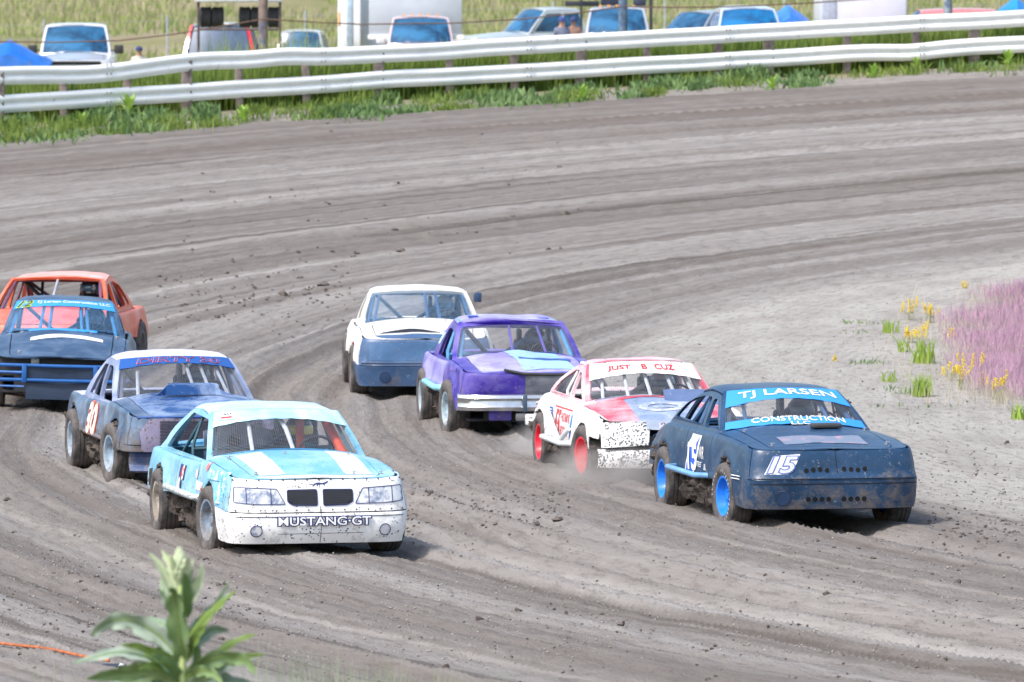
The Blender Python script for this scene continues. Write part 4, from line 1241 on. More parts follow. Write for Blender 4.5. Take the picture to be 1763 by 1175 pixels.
# =================================================================== 3 the white and red fastback with the broken front
def car_red_white():
    B = Body(seed=3, windows=[[(-.46, .875), (.02, 1.10), (.20, 1.12), (.16, .875)], [(.24, .88), (.27, 1.125), (.55, 1.12), (.92, 1.03), (1.18, .89)]], wr_corner=.06,
             y0=-2.05, y1=2.0, w=.84, wn=.78, wr=.76, af=-1.20, ar=1.14, lc=.34, door=(-.50, .50),
             wlow=.03, zs=[(-2.05, .70), (-1.8, .735), (-1.2, .79), (-.6, .815), (.5, .83), (1.0, .85), (1.5, .79), (2.0, .63)], nose=[(.24, .02), (.4, .0), (.5, .0), (.7, .04), (.8, .06)],
             zh=1.235, zr_=1.225, yh=-.10, yr=.70, yb=1.55, zb=.90, wb=.5, yc=-.72, wc=.70, wh=.57, wr_=.53, zf=.44, vsplit=.30, rocker=.40, zr=.42, dent=.016, hood_front=-1.99,
             skip=('front_bumper', 'nose_panel'), track=.77, header=.04, tail=[(.3, .05), (.5, 0), (.9, .16)])
    red = paint('paint_red', (.58, .06, .10), .34, .3, .45, (.80, .60, .62), 1.0)
    pk = paint('paint_pink_white', (.70, .36, .41), .34, .3, .5, (.78, .72, .75), 1.0)
    wh = paint('paint_white_spots', (.80, .80, .81), .3, .5, .1, (.72, .70, .74), 1.1)
    car = place_car('race_car', B, 1016, 838, 10.6, 'white and red race car with JUST B CUZ banner and broken front')
    sh = build_shell(B, car, dict(body=wh, hood=paint('hood_slate', (.20, .27, .42), .36, .2, .35, (.60, .64, .72), 1.0), roof=pk, cab=pk, wsframe=red, door=wh, fender=wh, quarter=wh))
    build_interior(B, car, tube_white, dark_in, bars=(-.52, -.25, .0, .28, .52), barmat=tube_white); screen_mesh(B, car, .06, .62)
    banner(B, car, wh, .60, .965, .94, .10)
    arc_text(B, car, 'JUST', -.64, -.24, .69, .86, d_red, .03, .03); arc_text(B, car, 'B', -.05, .05, .71, .87, d_red, 0, .03); arc_text(B, car, 'CUZ', .18, .54, .70, .87, d_red, .03, .03)
    patch(lambda a, c, d: B.roof(a, c, d), -.97, .97, .02, .13, 14, 2, .004).build('roof_stripe', red, car)
    # battered nose: side panels, hanging centre sheet, spotted bumper
    fr = lambda x, z, d: B.front(x, z, d)
    spot = paint('white_black_spots', (.80, .80, .80), .35, .1, .1, (.7, .7, .72), 2.4, (.02, .02, .03))
    for nm, L, mt in (('headlight_panel', [(-.80, .44), (-.80, .705), (-.30, .70), (-.32, .47)], spot), ('headlight_panel', [(.34, .46), (.32, .70), (.80, .70), (.80, .44)], spot)):
        front_poly(B, car, L, mt, nm, .012, .01)
    m = MB(); rows = [[(lerp(-.22, .42, i / 8) + .10 * (1 - j / 6), B.y0 + .03 + .05 * math.sin(i + j * .7) - .1 * (1 - j / 6), lerp(.30, .70, j / 6)) for j in range(7)] for i in range(9)]
    m.grid(rows).build('torn_panel', paint('torn_lilac', (.50, .50, .66), .4, .1, .4, (.72, .72, .80), 1.3), car, merge=True, thick=.01)
    m = MB(); m.bbox((.0, B.y0 + .22, .56), (1.30, .04, .28), .01); m.build('radiator_support', hole_blk, car)
    m = MB(); rows = []
    for i in range(21):
        x = lerp(-.82, .82, i / 20); yb = B.y0 - .05 + .22 * abs(x / .82)**4
        rows.append([(x, yb + .05, .42), (x, yb, .41), (x, yb - .015, .375), (x, yb - .012, .27), (x, yb + .005, .235), (x, yb + .05, .225)])
    m.grid(rows, ref=(0, -1, 0)).build('bumper_bar', spot, car, merge=True, thick=.02)
    # bonnet: red edges, crumpled lip, standing deflector with letters
    tp = lambda x, y, d: B.top(x, y, d)
    patch(tp, -.68, -.36, -1.98, -.80, 8, 20, .004, shape=lambda a, b, x, y: (x - .04 + (1 - a) * .0 + (a - .5) * .1 * b, y)).build('bonnet_stripe', red, car)
    patch(tp, .36, .66, -1.98, -.80, 8, 20, .004).build('bonnet_stripe', red, car)
    patch(tp, -.62, .62, -.86, -.74, 12, 3, .006).build('cowl_stripe', red, car)
    ell = MB(); disc(lambda x, y, d: B.top(x, y, d), -.02, -1.35, .26, .22, .007, 28, ell, .62); disc(lambda x, y, d: B.top(x, y, d), -.02, -1.35, .11, .08, .007, 20, ell); ell.build('sponsor_oval', smudge('print_pale', (.52, .56, .64), (.24, .30, .44), 9, .42, .58, .5), car)
    dv = MB(); z0 = B.ztop(0, -1.2)
    rows = [[(lerp(.06, .92, i / 10), -1.10 + .16 * j / 4, z0 - .05 + .18 * j / 4 + .004 * math.sin(i)) for j in range(5)] for i in range(11)]
    dv.grid(rows).build('bonnet_deflector', paint('deflector_navy', (.06, .11, .24), .4, .1, .3, (.15, .2, .35), .5), car, merge=True, thick=.012)
    dfn = lambda u, v, d: Vector((u, -1.10 + .16 * v - d * .75, z0 - .05 + .18 * v + d * .66))
    text_on('WESTRE', dfn, .08, .58, .22, .92, bold=.045, depth=.008, base=0).build('lettering', d_white, car)
    text_on('FUKES', dfn, .62, .91, .22, .92, bold=.045, depth=.008, base=0).build('lettering', d_white, car)
    lip = lambda u, v, d: Vector((u, B.y0 + .045 - d + .02 * v, .64 + v * .07))
    patch(lip, -.34, .50, -.1, 1.25, 12, 3, .035, shape=lambda a, b, u, v: (u, v - .35 * math.sin(a * 9) * (1 - b) * .4)).build('bonnet_lip', paint('hood_slate2', (.26, .33, .46), .4, .1, .3, (.55, .6, .68), .8), car, merge=True, thick=.006)
    text_on('S   FARM', lip, -.18, .30, .1, .85, bold=.006, depth=.045).build('lettering', d_white, car)
    sf = side_fn(B)
    text_on('55', sf, .36, .04, .44, .72, bold=.03, depth=.006).build('lettering', d_red, car)
    text_on('HICKMANS', sf, .0, -.44, .60, .70, bold=.01, depth=.006).build('lettering', d_red, car)
    text_on('BODY SHOP', sf, .0, -.44, .46, .56, bold=.01, depth=.006).build('lettering', d_red, car)
    text_on('JONES', sf, 1.62, 1.22, .66, .73, bold=.0, depth=.006).build('lettering', decal_mat('print_rose', (.6, .3, .36), .3), car)
    patch(sf, .72, .56, .60, .72, 4, 4, .006).build('flag_sticker', d_blue, car)
    for k in range(4): patch(sf, .72, .56, .605 + .028 * k, .617 + .028 * k, 3, 1, .009).build('flag_stripe', d_white, car)
    patch(sf, -.58, -.52, .46, .70, 3, 4, .006).build('sticker', d_sky, car)
    patch(sf, .45, -.50, .735, .75, 12, 1, .006).build('pin_stripe', d_red, car)
    sill_bar(B, car, tube_white, z=.40, r=.030, out=.11, y0=-.60, y1=.66)
    m = MB(); m.tube([(-.88, .62, .70), (-.92, .05, .54), (-.95, -.42, .42)], .03, 8); m.tube([(-.95, -.44, .42), (-.88, -.60, .56)], .026, 8); m.build('side_bar', tube_white, car)
    m = MB(); m.bbox((-.70, B.y1 + .0, .50), (.3, .10, .12), .02); m.build('rear_bumper', spot, car)
    rr = plain('rim_red', (.72, .02, .05), .3, 0, .2); build_wheels(B, car, (rr, rr), .16)
    mud_under(B, car, 50, 3)
    driver(car, suit_blk, helm_wht, visor_m, 'driver in a pale helmet behind the bars of the white and red car', dz=-.08)

# =================================================================== 4 the purple one with a chrome bumper
def car_purple():
    B = Body(seed=4, windows=[[(-.50, .935), (-.02, 1.15), (.60, 1.17), (.78, 1.15), (1.02, .955)]], yb=1.60, zb=.88, yr=.86, n=4.6, lc=.30, zf=.34, vsplit=.30,
             zs=[(-2.2, .775), (-1.95, .80), (-1.3, .845), (-.8, .86), (-.45, .83), (.5, .82), (1.6, .83), (2.22, .82)], nose=[(.34, .08), (.5, .05), (.75, .0), (.85, .05)], y0=-2.2, zh=1.30, zr_=1.31,
             dent=.024, hood_front=-2.1, header=.16, pillar=.07, rocker=.47, track=.80, tr=.335, tw=.25)
    pur = paint('paint_purple', (.045, .022, .30), .28, .3, .28, (.30, .27, .56), .4)
    pale = paint('paint_violet_white', (.26, .22, .54), .30, .1, .45, (.58, .58, .76), .3)
    car = place_car('race_car', B, 783, 755, 7.0, 'purple race car with straight chrome bumper, just right of the cream white one')
    build_shell(B, car, dict(body=pur, roof=pale, hood=pale, cab=pur, door=paint('paint_violet_mid', (.20, .17, .50), .32, .3, .4, (.5, .5, .74), .3), quarter=paint('paint_violet_mid', (.2, .17, .5))))
    build_interior(B, car, plain('cage_skyblue', (.10, .32, .60), .45), dark_in, cage_r=.03, bars=None); screen_mesh(B, car, .06, .80)
    purp = plain('bar_purple', (.12, .08, .42), .4)
    for bx in (-.06, .34):
        b = MB(); b.tube([B.ws(bx / B.wc, .03, -.03), B.ws(bx * .8 / B.wh, .86, -.03)], .016, 8); b.build('windscreen_bar', purp, car)
    tp = lambda x, y, d: B.top(x, y, d)
    patch(tp, -.18, .42, -1.95, -.82, 10, 16, .005, shape=lambda a, b, x, y: (x + .1 * (1 - b), y)).build('bonnet_stripe', smudge('stripe_ice_hood', (.34, .60, .78), (.30, .30, .62), 4, .5, .72, .3), car)
    patch(tp, -.08, .52, -1.48, -1.36, 8, 3, .010).build('bonnet_slot', plain('slot_blue', (.03, .09, .36), .4), car)
    fr = lambda x, z, d: B.front(x, z, d)
    front_poly(B, car, [(-.10, .52), (-.10, .75), (.0, .77), (.70, .76), (.72, .52)], paint('nose_grey', (.10, .11, .14), .4, .2, .4, (.25, .26, .3), .4), 'nose_plate', .014, .03)
    m = MB(); m.tube([fr(-.34, .82, .02), fr(-.12, .775, .03), fr(.2, .765, .02), fr(.7, .77, .02)], .018, 6); m.build('bonnet_edge_trim', black_rub, car)
    m = MB(); rows = []
    for i in range(25):
        x = lerp(-.86, .86, i / 24); yb = B.y0 - .09 + .20 * abs(x / .86)**5
        rows.append([(x, yb + .06, .545), (x, yb + .005, .535), (x, yb - .015, .50), (x, yb + .012, .475), (x, yb + .010, .42), (x, yb - .004, .40), (x, yb + .01, .36), (x, yb + .06, .35)])
    m.grid(rows, ref=(0, -1, 0)).build('chrome_bumper', chrome, car, merge=True, thick=.015)
    for x in (-.12, .52):
        m = MB(); m.bbox((x, B.y0 - .115, .445), (.055, .04, .20), .012); m.build('bumper_guard', plain('guard_dark', (.06, .09, .14), .35), car)
    m = MB(); m.bbox((-.38, B.y0 + .06, .30), (.26, .04, .12), .02); m.build('lower_valance', pur, car)
    m = MB(); m.bbox((.25, B.y0 + .12, .28), (.9, .05, .10), .02); m.build('crossmember', bare, car)
    for sx in (-.42, .40):
        p = B.roof(sx / .6, .25); m = MB(); m.bbox((p.x, p.y, p.z + .008), (.12, .08, .02), .006); m.build('roof_vent', plain('slot_blue', (.03, .09, .36), .4), car)
    sf = side_fn(B)
    patch(lambda u, v, d: B.cabside(u, v, -1, -d), 1.06, 1.22, .96, 1.10, 4, 5, .006, shape=lambda a, b, u, v: (u - .20 * b, v)).build('pillar_stripe', decal_mat('stripe_ice', (.42, .70, .84)), car)
    patch(sf, -1.55, -1.05, .77, .82, 8, 2, .008).build('fender_slot', purp, car)
    sill_bar(B, car, plain('bar_ice', (.25, .62, .72), .35, 0, .3), z=.53, r=.036, out=.07, y0=-.60, y1=.82)
    rm = paint('rim_ice', (.35, .50, .60), .35, .3, .4, (.6, .66, .7), .4); build_wheels(B, car, (rm, rm), .10)
    mud_under(B, car, 60, 4)
    driver(car, suit_blk, helm_blk, visor_m, 'driver in a black suit, helmet visor shining, inside the purple car')

# =================================================================== 5 the blue and lilac saloon, DIRTY 30
def car_thirty():
    B = Body(seed=5, windows=[[(-.50, .93), (-.03, 1.15), (.10, 1.17), (.34, 1.165), (.30, .935)], [(.40, .94), (.44, 1.17), (.70, 1.16), (1.06, .955)]], wr_corner=.035, yb=1.40, zb=.88, yr=.80, n=4.6, lc=.30, zf=.385, vsplit=.2,
             nose=[(.38, .02), (.5, .0), (.74, .0), (.8, .05)], dent=.022, hood_front=-2.12, header=.03, y0=-2.2, pillar=.06, rocker=.44, track=.80, tr=.325, tw=.24, zc=.33, arch=.37, door=(-.60, .46), roofarc=.035)
    lil = paint('paint_blue_lilac', (.030, .07, .145), .26, 1.6, .36, (.30, .38, .50), 1.0)
    roofm = paint('paint_lilac_roof', (.55, .55, .68), .34, .0, .4, (.70, .70, .78), .3)
    hoodm = paint('paint_royal_sheen', (.010, .06, .21), .20, .1, .5, (.38, .48, .64), .5)  # second colour paints pale sky reflections into the glossy blue
    car = place_car('race_car', B, 203, 836, 12.2, 'battered blue and lilac race car with a DIRTY 30 banner and bonnet scoop')
    build_shell(B, car, dict(body=lil, hood=hoodm, roof=roofm, cab=paint('cab_lilac', (.16, .21, .36), .34, .2, .45, (.42, .46, .6), .3), deck=roofm))
    build_interior(B, car, plain('cage_slate', (.14, .18, .28), .5), dark_in, bars=(-.50, .12, .30, .50), barmat=plain('bar_silver', (.5, .56, .64), .35, .3)); screen_mesh(B, car, .06, .80)
    banner(B, car, decal_mat('print_royal', (.02, .09, .32), .1, .3), .76, .975, .94, .07)
    arc_text(B, car, 'DIRTY 30', -.66, .72, .80, .945, d_pink, .05, .035, .020, shear=.15, base=0)
    arc_text(B, car, 'DIRTY 30', -.66, .72, .80, .945, decal_mat('print_royal', (.02, .09, .32)), .05, .004, .025, shear=.15, base=0)
    fr = lambda x, z, d: B.front(x, z, d)
    front_poly(B, car, [(-.70, .39), (-.72, .60), (-.62, .735), (.62, .735), (.72, .60), (.70, .39)], paint('nose_lilac_grey', (.19, .17, .27), .4, .3, .3, (.34, .31, .42), 1.3), 'nose_sheet', .016, .03)
    for k in range(8):
        z = .455 + k * .034; m = MB()
        rows = [[fr(lerp(-.52, .56, i / 8), z + dz, d) for dz, d in ((0, .018), (.004, .038), (.014, .034), (.018, .018))] for i in range(9)]
        m.grid(rows, ref=(0, -1, 0)).build('grille_slat', plain('slat_dark', (.025, .025, .04), .45), car)
    m = MB(); m.tube([fr(-.74, .745, .02), fr(-.2, .75, .022), (.5, B.y0, .75), fr(.74, .745, .02)], .012, 6); m.build('bonnet_edge_trim', plain('royal_trim', (.02, .08, .3), .4), car)
    m = MB(); rows = []
    for i in range(17):
        x = lerp(-.80, .80, i / 16); yb = B.y0 + .02 + .2 * abs(x / .8)**4
        rows.append([(x, yb, .385), (x, yb - .02, .36), (x, yb + .03, .33), (x, yb + .04, .25), (x, yb - .03, .19), (x, yb + .02, .17)])
    m.grid(rows, ref=(0, -1, 0)).build('front_valance', paint('valance_navy', (.03, .06, .16), .3, .3, .3, (.3, .33, .45), .8), car, merge=True, thick=.012)
    # bonnet scoop: open box with flared cheeks
    z0 = B.ztop(0, -1.0); m = MB()
    m.grid([[(x, y, z0 + h) for x, y, h in ((-.33, -1.12, -.01), (-.25, -1.10, .09), (-.20, -1.02, .10), (-.2, -.84, .09))], [(x, y, z0 + h) for x, y, h in ((.30, -1.12, -.01), (.29, -1.10, .09), (.25, -1.02, .10), (.25, -.84, .09))]])
    for sg in (-1, 1):
        m.grid([[(sg * lerp(.42, .24, j / 5), -1.30 + .22 * j / 5, z0 - .01 + k * lerp(.01, .10, (j / 5)**1.5)) for j in range(6)] for k in (0, 1)])
    m.grid([[(-.22, -1.08, z0), (-.22, -1.08, z0 + .09)], [(.27, -1.08, z0), (.27, -1.08, z0 + .09)]])
    m.build('bonnet_scoop', hoodm, car, merge=True, thick=.012)
    sf = side_fn(B)
    for d_, bo, mt in ((.006, .075, d_red), (.009, .06, d_orange), (.012, .03, d_white)):
        text_on('30', sf, .34, -.16, .46, .76, bold=bo, depth=d_, base=0).build('lettering', mt, car)
    sill_bar(B, car, plain('bar_mud', (.16, .14, .15), .6), z=.44, r=.022, out=.0)
    rm = paint('rim_steel_blue', (.30, .42, .55), .3, .3, .4, (.5, .6, .7), .4); build_wheels(B, car, (rm, paint('rim_dull', (.2, .2, .22))), .12)
    mud_under(B, car, 90, 5)
    driver(car, suit_red, helm_blk, visor_m, 'driver in a red suit inside the DIRTY 30 car')

# =================================================================== 6 the white coupe at the back
def car_white():
    B = Body(seed=6, windows=[[(-.50, .935), (-.03, 1.15), (.46, 1.17), (.42, .94)], [(.50, .945), (.54, 1.17), (.80, 1.16), (1.06, .96)]], wr_corner=.03, yb=1.42, zb=.88, yr=.85, n=4.6, lc=.30, vsplit=.44,
             nose=[(.14, .06), (.25, .03), (.36, .02), (.40, .0), (.43, .0), (.45, .04), (.7, .06), (.76, .10), (.85, .17)], dent=.014, hood_front=-1.93, header=.05, pillar=.05, wn=.82)
    wh = paint('paint_cream', (.74, .73, .69), .32, .35, .3, (.60, .58, .54), .2)
    nv = paint('paint_navy_matt', (.035, .085, .19), .34, .25, .3, (.12, .19, .32), .1)
    car = place_car('race_car', B, 618, 685, 3.2, 'cream white race car with a navy nose, rearmost of the middle pair')
    build_shell(B, car, dict(body=wh, fascia=nv, bumper=nv))
    build_interior(B, car, plain('cage_blue', (.05, .12, .26), .45), dark_in, bars=(-.60, .10, .26), barmat=plain('bar_thin_blue', (.04, .1, .24), .4)); screen_mesh(B, car, .06, .93, col=(.18, .30, .45))
    fr = lambda x, z, d: B.front(x, z, d)
    disc(fr, -.50, .265, .072, .072, .009, 28, r0=.9).build('fog_lamp_rim', plain('navy_dark', (.015, .035, .09), .5), car)
    disc(fr, -.50, .265, .065, .065, .006, 28).build('fog_lamp_cover', plain('navy_dark2', (.02, .05, .12), .35), car)
    for x, z in ((.0, .595), (.05, .64), (.10, .595), (-.05, .265), (.16, .30), (.3, .6)):
        disc(fr, x, z, .028, .028, .006, 18).build('vent_hole', hole_blk, car)
    seam(fr, (-.80, .44), (.80, .44), seam_blk, car, .010, n=40)
    front_poly(B, car, [(-.70, .475), (-.70, .70), (.70, .70), (.70, .475)], paint('paint_navy_panel', (.05, .12, .25), .3, .2, .3, (.10, .2, .36), .1), 'nose_sheet', .008, .03)
    tp = lambda x, y, d: B.top(x, y, d)
    m = MB(); m.grid([[B.top(lerp(-.55, .2, i / 8), -1.86 + .02 * j, .004 + .018 * j * math.sin(math.pi * i / 8)) for j in range(3)] for i in range(9)]).build('bonnet_buckle', seam_blk, car)
    hood_pins(B, car, [(-.5, -1.8), (.25, -1.75), (-.1, -1.0), (.3, -1.05)], bare)
    sf = side_fn(B); patch(sf, -1.2, -1.05, .58, .66, 3, 3, .006).build('sticker', d_pink, car)
    m = MB(); p = B.cabside(-.2, 1.05, 1); m.bbox((p.x + .07, p.y, 1.17), (.10, .10, .12), .02); m.build('mirror', plain('navy_dark2', (.02, .05, .12), .35), car)
    rm = paint('rim_dull', (.2, .2, .22), .5, .5); build_wheels(B, car, (rm, rm), .03); mud_under(B, car, 30, 6)
    driver(car, suit_blue, helm_wht, visor_m, 'driver in a dark blue suit and pale helmet, inside the cream white car')

# =================================================================== 7 number 12, cut by the left edge
def car_twelve():
    B = Body(seed=7, windows=[[(-.50, .935), (-.03, 1.15), (.46, 1.17), (.42, .94)], [(.50, .945), (.54, 1.17), (.80, 1.16), (1.06, .96)]], wr_corner=.03, yb=1.42, zb=.88, yr=.85, n=5, lc=.28, vsplit=.3, zf=.44,
             zs=[(-2.2, .66), (-1.9, .71), (-1.3, .79), (-.8, .845), (-.45, .82), (.5, .81), (1.6, .82), (2.22, .80)], y0=-2.2, nose=[(.4, .12), (.62, .10), (.66, .0), (.8, .0)], dent=.014, hood_front=-2.16, header=.04, pillar=.06, wn=.84, skip=('front_bumper', 'nose_panel'))
    mt = paint('paint_dusty_navy', (.022, .055, .115), .34, .25, .4, (.12, .18, .28), .3)
    car = place_car('race_car', B, -10, 706, 2.0, 'dusty navy race car number 12 with blue tube bars across its front', roll=1.6)
    build_shell(B, car, dict(body=mt))
    bl = plain('tube_bright_blue', (.012, .10, .34), .35, 0, .2)
    build_interior(B, car, plain('cage_midblue', (.04, .20, .45), .45), dark_in, bars=(-.30, -.18, .24, .32)); screen_mesh(B, car, .10, .76, col=(.16, .32, .55))
    banner(B, car, d_sky, .76, .975, .95, .05); banner(B, car, d_sky, .01, .07, .55, 0, 'windscreen_strip')
    arc_text(B, car, '12', -.88, -.62, .76, .955, d_lime, .02, .06, .020, shear=.3, base=0); arc_text(B, car, '12', -.88, -.62, .76, .955, d_black, .02, .012, .024, shear=.3, base=0)
    arc_text(B, car, 'TJ Larsen Construction LLC', -.54, .88, .84, .945, d_white, .03, .012, .02)
    tp = lambda x, y, d: B.top(x, y, d)
    patch(tp, -.38, .50, -1.35, -1.20, 16, 3, .005, shape=lambda a, b, x, y: (x, y + .12 * math.sin(math.pi * a))).build('bonnet_swoosh', d_white, car)
    hood_pins(B, car, [(-.5, -1.95), (.35, -.92), (-.5, -.92), (.66, -.95)], bare)
    m = MB(); m.bbox((0, B.y0 + .22, .56), (1.5, .03, .26), .01); m.build('radiator_panel', plain('radiator_dark', (.025, .027, .03), .7), car)
    m = MB(); m.bbox((-.3, B.y0 + .20, .60), (.10, .02, .16), .01); m.build('duct', bare, car)
    m = MB()
    xw = .84
    for z, yo in ((.575, -.12), (.40, -.13)):
        m.tube([(-xw, B.y0 + .25, z), (-xw + .1, B.y0 + yo + .05, z), (0, B.y0 + yo, z), (xw - .1, B.y0 + yo + .05, z), (xw, B.y0 + .25, z)], .022, 10)
    m.tube([(-xw + .05, B.y0 - .05, .49), (-.42, B.y0 - .11, .49)], .018, 8); m.tube([(-xw + .05, B.y0 - .05, .32), (-.42, B.y0 - .11, .32)], .014, 8)
    for x in (-.42, .44): m.bbox((x, B.y0 - .11, .48), (.06, .045, .22), .01)
    m.build('bumper_bars', bl, car)
    m = MB(); m.grid([[(x, B.y0 - .09 + .03 * (z > .3), z) for z in (.17, .28, .40)] for x in (-.40, -.1, .2, .5, .8)]).build('skid_plate', plain('plate_dark_blue', (.010, .026, .06), .5), car, merge=True, thick=.01)
    m = MB(); m.grid([[(x, B.y0 - .08, z) for z in (.41, .56)] for x in (-.40, .1, .5, .8)]).build('skid_plate', plain('plate_dark_blue', (.010, .026, .06), .5), car, merge=True, thick=.01)
    rm = paint('rim_dull', (.2, .2, .22)); build_wheels(B, car, (rm, rm), 0)
    driver(car, suit_blk, helm_blk, visor_m, 'driver in a black suit sitting low in the number 12 car')

# =================================================================== 8 the orange coupe behind it
def car_orange():
    B = Body(seed=8, wlow=.11, windows=[[(-.50, .935), (-.03, 1.15), (.16, 1.18), (.22, .94)], [(.30, .945), (.30, 1.18), (.60, 1.18), (.92, 1.12), (1.22, .965)]], wr_corner=.05, yb=1.55, zb=.88, yr=.85, n=4.4, dent=.018, header=.04, pillar=.05, roofarc=.035, crown=.05)
    orr = paint('paint_orange', (.72, .10, .035), .32, .2, .3, (.72, .30, .22), .1)
    car = empty('race_car', (0, 0, 0), (0, 0, R(-7)), 'orange red race car half hidden behind the number 12 car', 'race car', 'race cars in the turn')
    p = photo_pt(102, 643); car.location = (p.x, p.y - .2, p.z)
    build_shell(B, car, dict(body=orr, roof=paint('paint_orange_roof', (.72, .30, .24), .3, 0, .4, (.74, .55, .52), .1)))
    build_interior(B, car, plain('cage_plum', (.16, .07, .12), .5), dark_in, bars=(.02,), barmat=tube_grey)
    m = MB(); m.tube([(-.56, .5, 1.2), (.0, -.1, .8)], .026, 8); m.tube([(-.3, .5, 1.2), (-.3, .3, .6)], .02, 8); m.build('cage_brace', tube_black, car)
    rm = paint('rim_dull', (.2, .2, .22)); build_wheels(B, car, (rm, rm), 0)
    def num(h): text_on('5', lambda u, v, d: Vector((u, .49 - d - .158, v)), .045, .085, 1.03, 1.09, bold=.03, depth=.006).build('lettering', d_white, h)
    driver(car, suit_blk, helm_blk, visor_m, 'driver in a black helmet with a pale visor, inside the orange car', dz=.06, dy=-.12, extra=num)

for f in (car_pale_blue, car_fifteen, car_red_white, car_purple, car_thirty, car_white, car_twelve, car_orange): f()
# ------------------------------------------------------------------ guard rail on the outside of the turn
def rail_pt(x, dz=0, dy=0):
    """top of the upper rail at lateral position x"""
    z = 3.516 + .0485 * (x + 9.17)
    return Vector((x, rail_y(x) + dy, z + dz))
def build_rail():
    root = empty('guard_rail', rail_pt(0, -1.06), label='white double steel guard rail on wooden posts along the far edge of the track', cat='guard rail')
    o = root.location
    steel = plain('rail_white', (.90, .90, .88), .45, 0, .06, .003, 3)
    # weathered paint with small rust spots
    m = steel; nt = m.node_tree; b = nt.nodes['Principled BSDF']; tc = N(nt, 'ShaderNodeTexCoord').outputs['Object']
    old = b.inputs['Base Color'].links[0].from_socket
    c = mixc(nt, ramp(nt, noise_n(nt, tc, 5, 8, .75), [(.62, 0.0), (.70, .8)]), old, (.34, .33, .33))
    mp = N(nt, 'ShaderNodeMapping'); mp.inputs['Scale'].default_value = (3, 1, .5); nt.links.new(tc, mp.inputs[0])
    c = mixc(nt, ramp(nt, noise_n(nt, mp.outputs[0], 2.5, 6, .7), [(.55, 0.0), (.85, .35)]), c, (.56, .56, .56)); nt.links.new(c, b.inputs['Base Color'])
    prof = [(0, 0), (.008, -.012), (.042, -.035), (.058, -.06), (.058, -.10), (.042, -.125), (.012, -.15), (.012, -.17), (.042, -.195), (.058, -.22), (.058, -.265), (.042, -.29), (.008, -.312), (0, -.325)]
    rd = random.Random(3)
    for lvl, zo in ((0, 0), (1, -.505)):
        x = -15.0
        while x < 16.5:
            x1 = x + 3.81; rows = []; n = 26
            for i in range(n + 1):
                xx = lerp(x, x1 + .16, i / n)
                dent = .0; dz = 0
                if lvl == 0:
                    dz = .05 * math.exp(-((xx + 5.6) / .9)**2) - .07 * math.exp(-((xx + 7.6) / .9)**2) + .045 * math.exp(-((xx + 4.2) / .5)**2) - .02 * math.exp(-((xx + 1.5) / 1)**2)
                    dent = .05 * mnoise.noise(Vector((xx * .8, 3, 0))) * sstep(2, -4, xx)
                else:
                    dz = -.03 * math.exp(-((xx - 7.7) / .5)**2) + .03 * math.exp(-((xx + 2.2) / .7)**2); dent = .05 * mnoise.noise(Vector((xx * .9, 9, 0))) * (sstep(3, 8, xx) + .3)
                dz += .012 * mnoise.noise(Vector((xx * .7, lvl * 5, 1)))
                p = rail_pt(xx, zo + dz) - o
                e = .004 if i > n - 2 else 0
                sq = 1 + .25 * mnoise.noise(Vector((xx * 1.3, lvl * 7, 4)))
                rows.append([Vector((p.x, p.y - d * sq - dent - e - .002 * (int((x + 15) / 3.81) % 2), p.z + z)) for d, z in prof])
            MB().grid(rows, ref=(0, -1, .2)).build('rail_panel', steel, root, merge=True, thick=.006)
            # bolts at the joint
            bm_ = MB()
            for q in (-.08, -.24):
                for dx in (.05, .12):
                    p = rail_pt(x + dx, zo + q) - o; bm_.tube([(p.x, p.y - .10, p.z), (p.x, p.y - .06, p.z)], .016, 8)
            bm_.build('joint_bolts', plain('bolt_grey', (.25, .25, .26), .6, .3), root)
            x = x1
    wood = plain('post_wood', (.24, .20, .18), .9, 0, .5, .01, 6, .1)
    px = [-60, 45, 145, 245, 340, 425, 535, 655, 775, 885, 1000, 1115, 1240, 1330, 1470, 1595, 1700, 1810]
    for i, q in enumerate(px):
        x = (q - 881.5) / 91.0; w = (.15, .20, .14)[i % 3]; p = rail_pt(x) - o
        g = ground_z(x, rail_y(x) + .2) - o.z
        MB().bbox((p.x, p.y + .14, (p.z - .08 + g - .2) / 2), (w, .20, p.z - .08 - g + .2), .012, Matrix.Rotation(rd.uniform(-.04, .04), 3, 'Y')).build('post', wood, root)
build_rail()

# ------------------------------------------------------------------ vegetation
def blade_mat(name, c0, c1, tip0=None, tip1=None, trans=.35, start=.35, nscale=.9):
    m, nt, b = new_mat(name)
    ge = N(nt, 'ShaderNodeNewGeometry'); rnd = ge.outputs['Random Per Island']
    pos = N(nt, 'ShaderNodeTexCoord').outputs['Object']
    f = math_n(nt, 'ADD', math_n(nt, 'MULTIPLY', rnd, .5), math_n(nt, 'MULTIPLY', ramp(nt, noise_n(nt, pos, nscale, 4), [(.35, 0.0), (.65, 1.0)]), .5))
    c = mixc(nt, f, c0, c1)
    if tip0:
        at = N(nt, 'ShaderNodeAttribute'); at.attribute_name = 'tip'
        k = ramp(nt, at.outputs['Fac'], [(start, 0.0), (min(1, start + .3), 1.0)])
        c = mixc(nt, k, c, mixc(nt, f, tip0, tip1))
    nt.links.new(c, b.inputs['Base Color']); b.inputs['Roughness'].default_value = .6; b.inputs['Specular IOR Level'].default_value = .25
    tr = N(nt, 'ShaderNodeBsdfTranslucent'); nt.links.new(c, tr.inputs[0]); mx = N(nt, 'ShaderNodeMixShader'); mx.inputs[0].default_value = trans
    nt.links.new(b.outputs[0], mx.inputs[1]); nt.links.new(tr.outputs[0], mx.inputs[2]); nt.links.new(mx.outputs[0], nt.nodes['Material Output'].inputs[0])
    return m
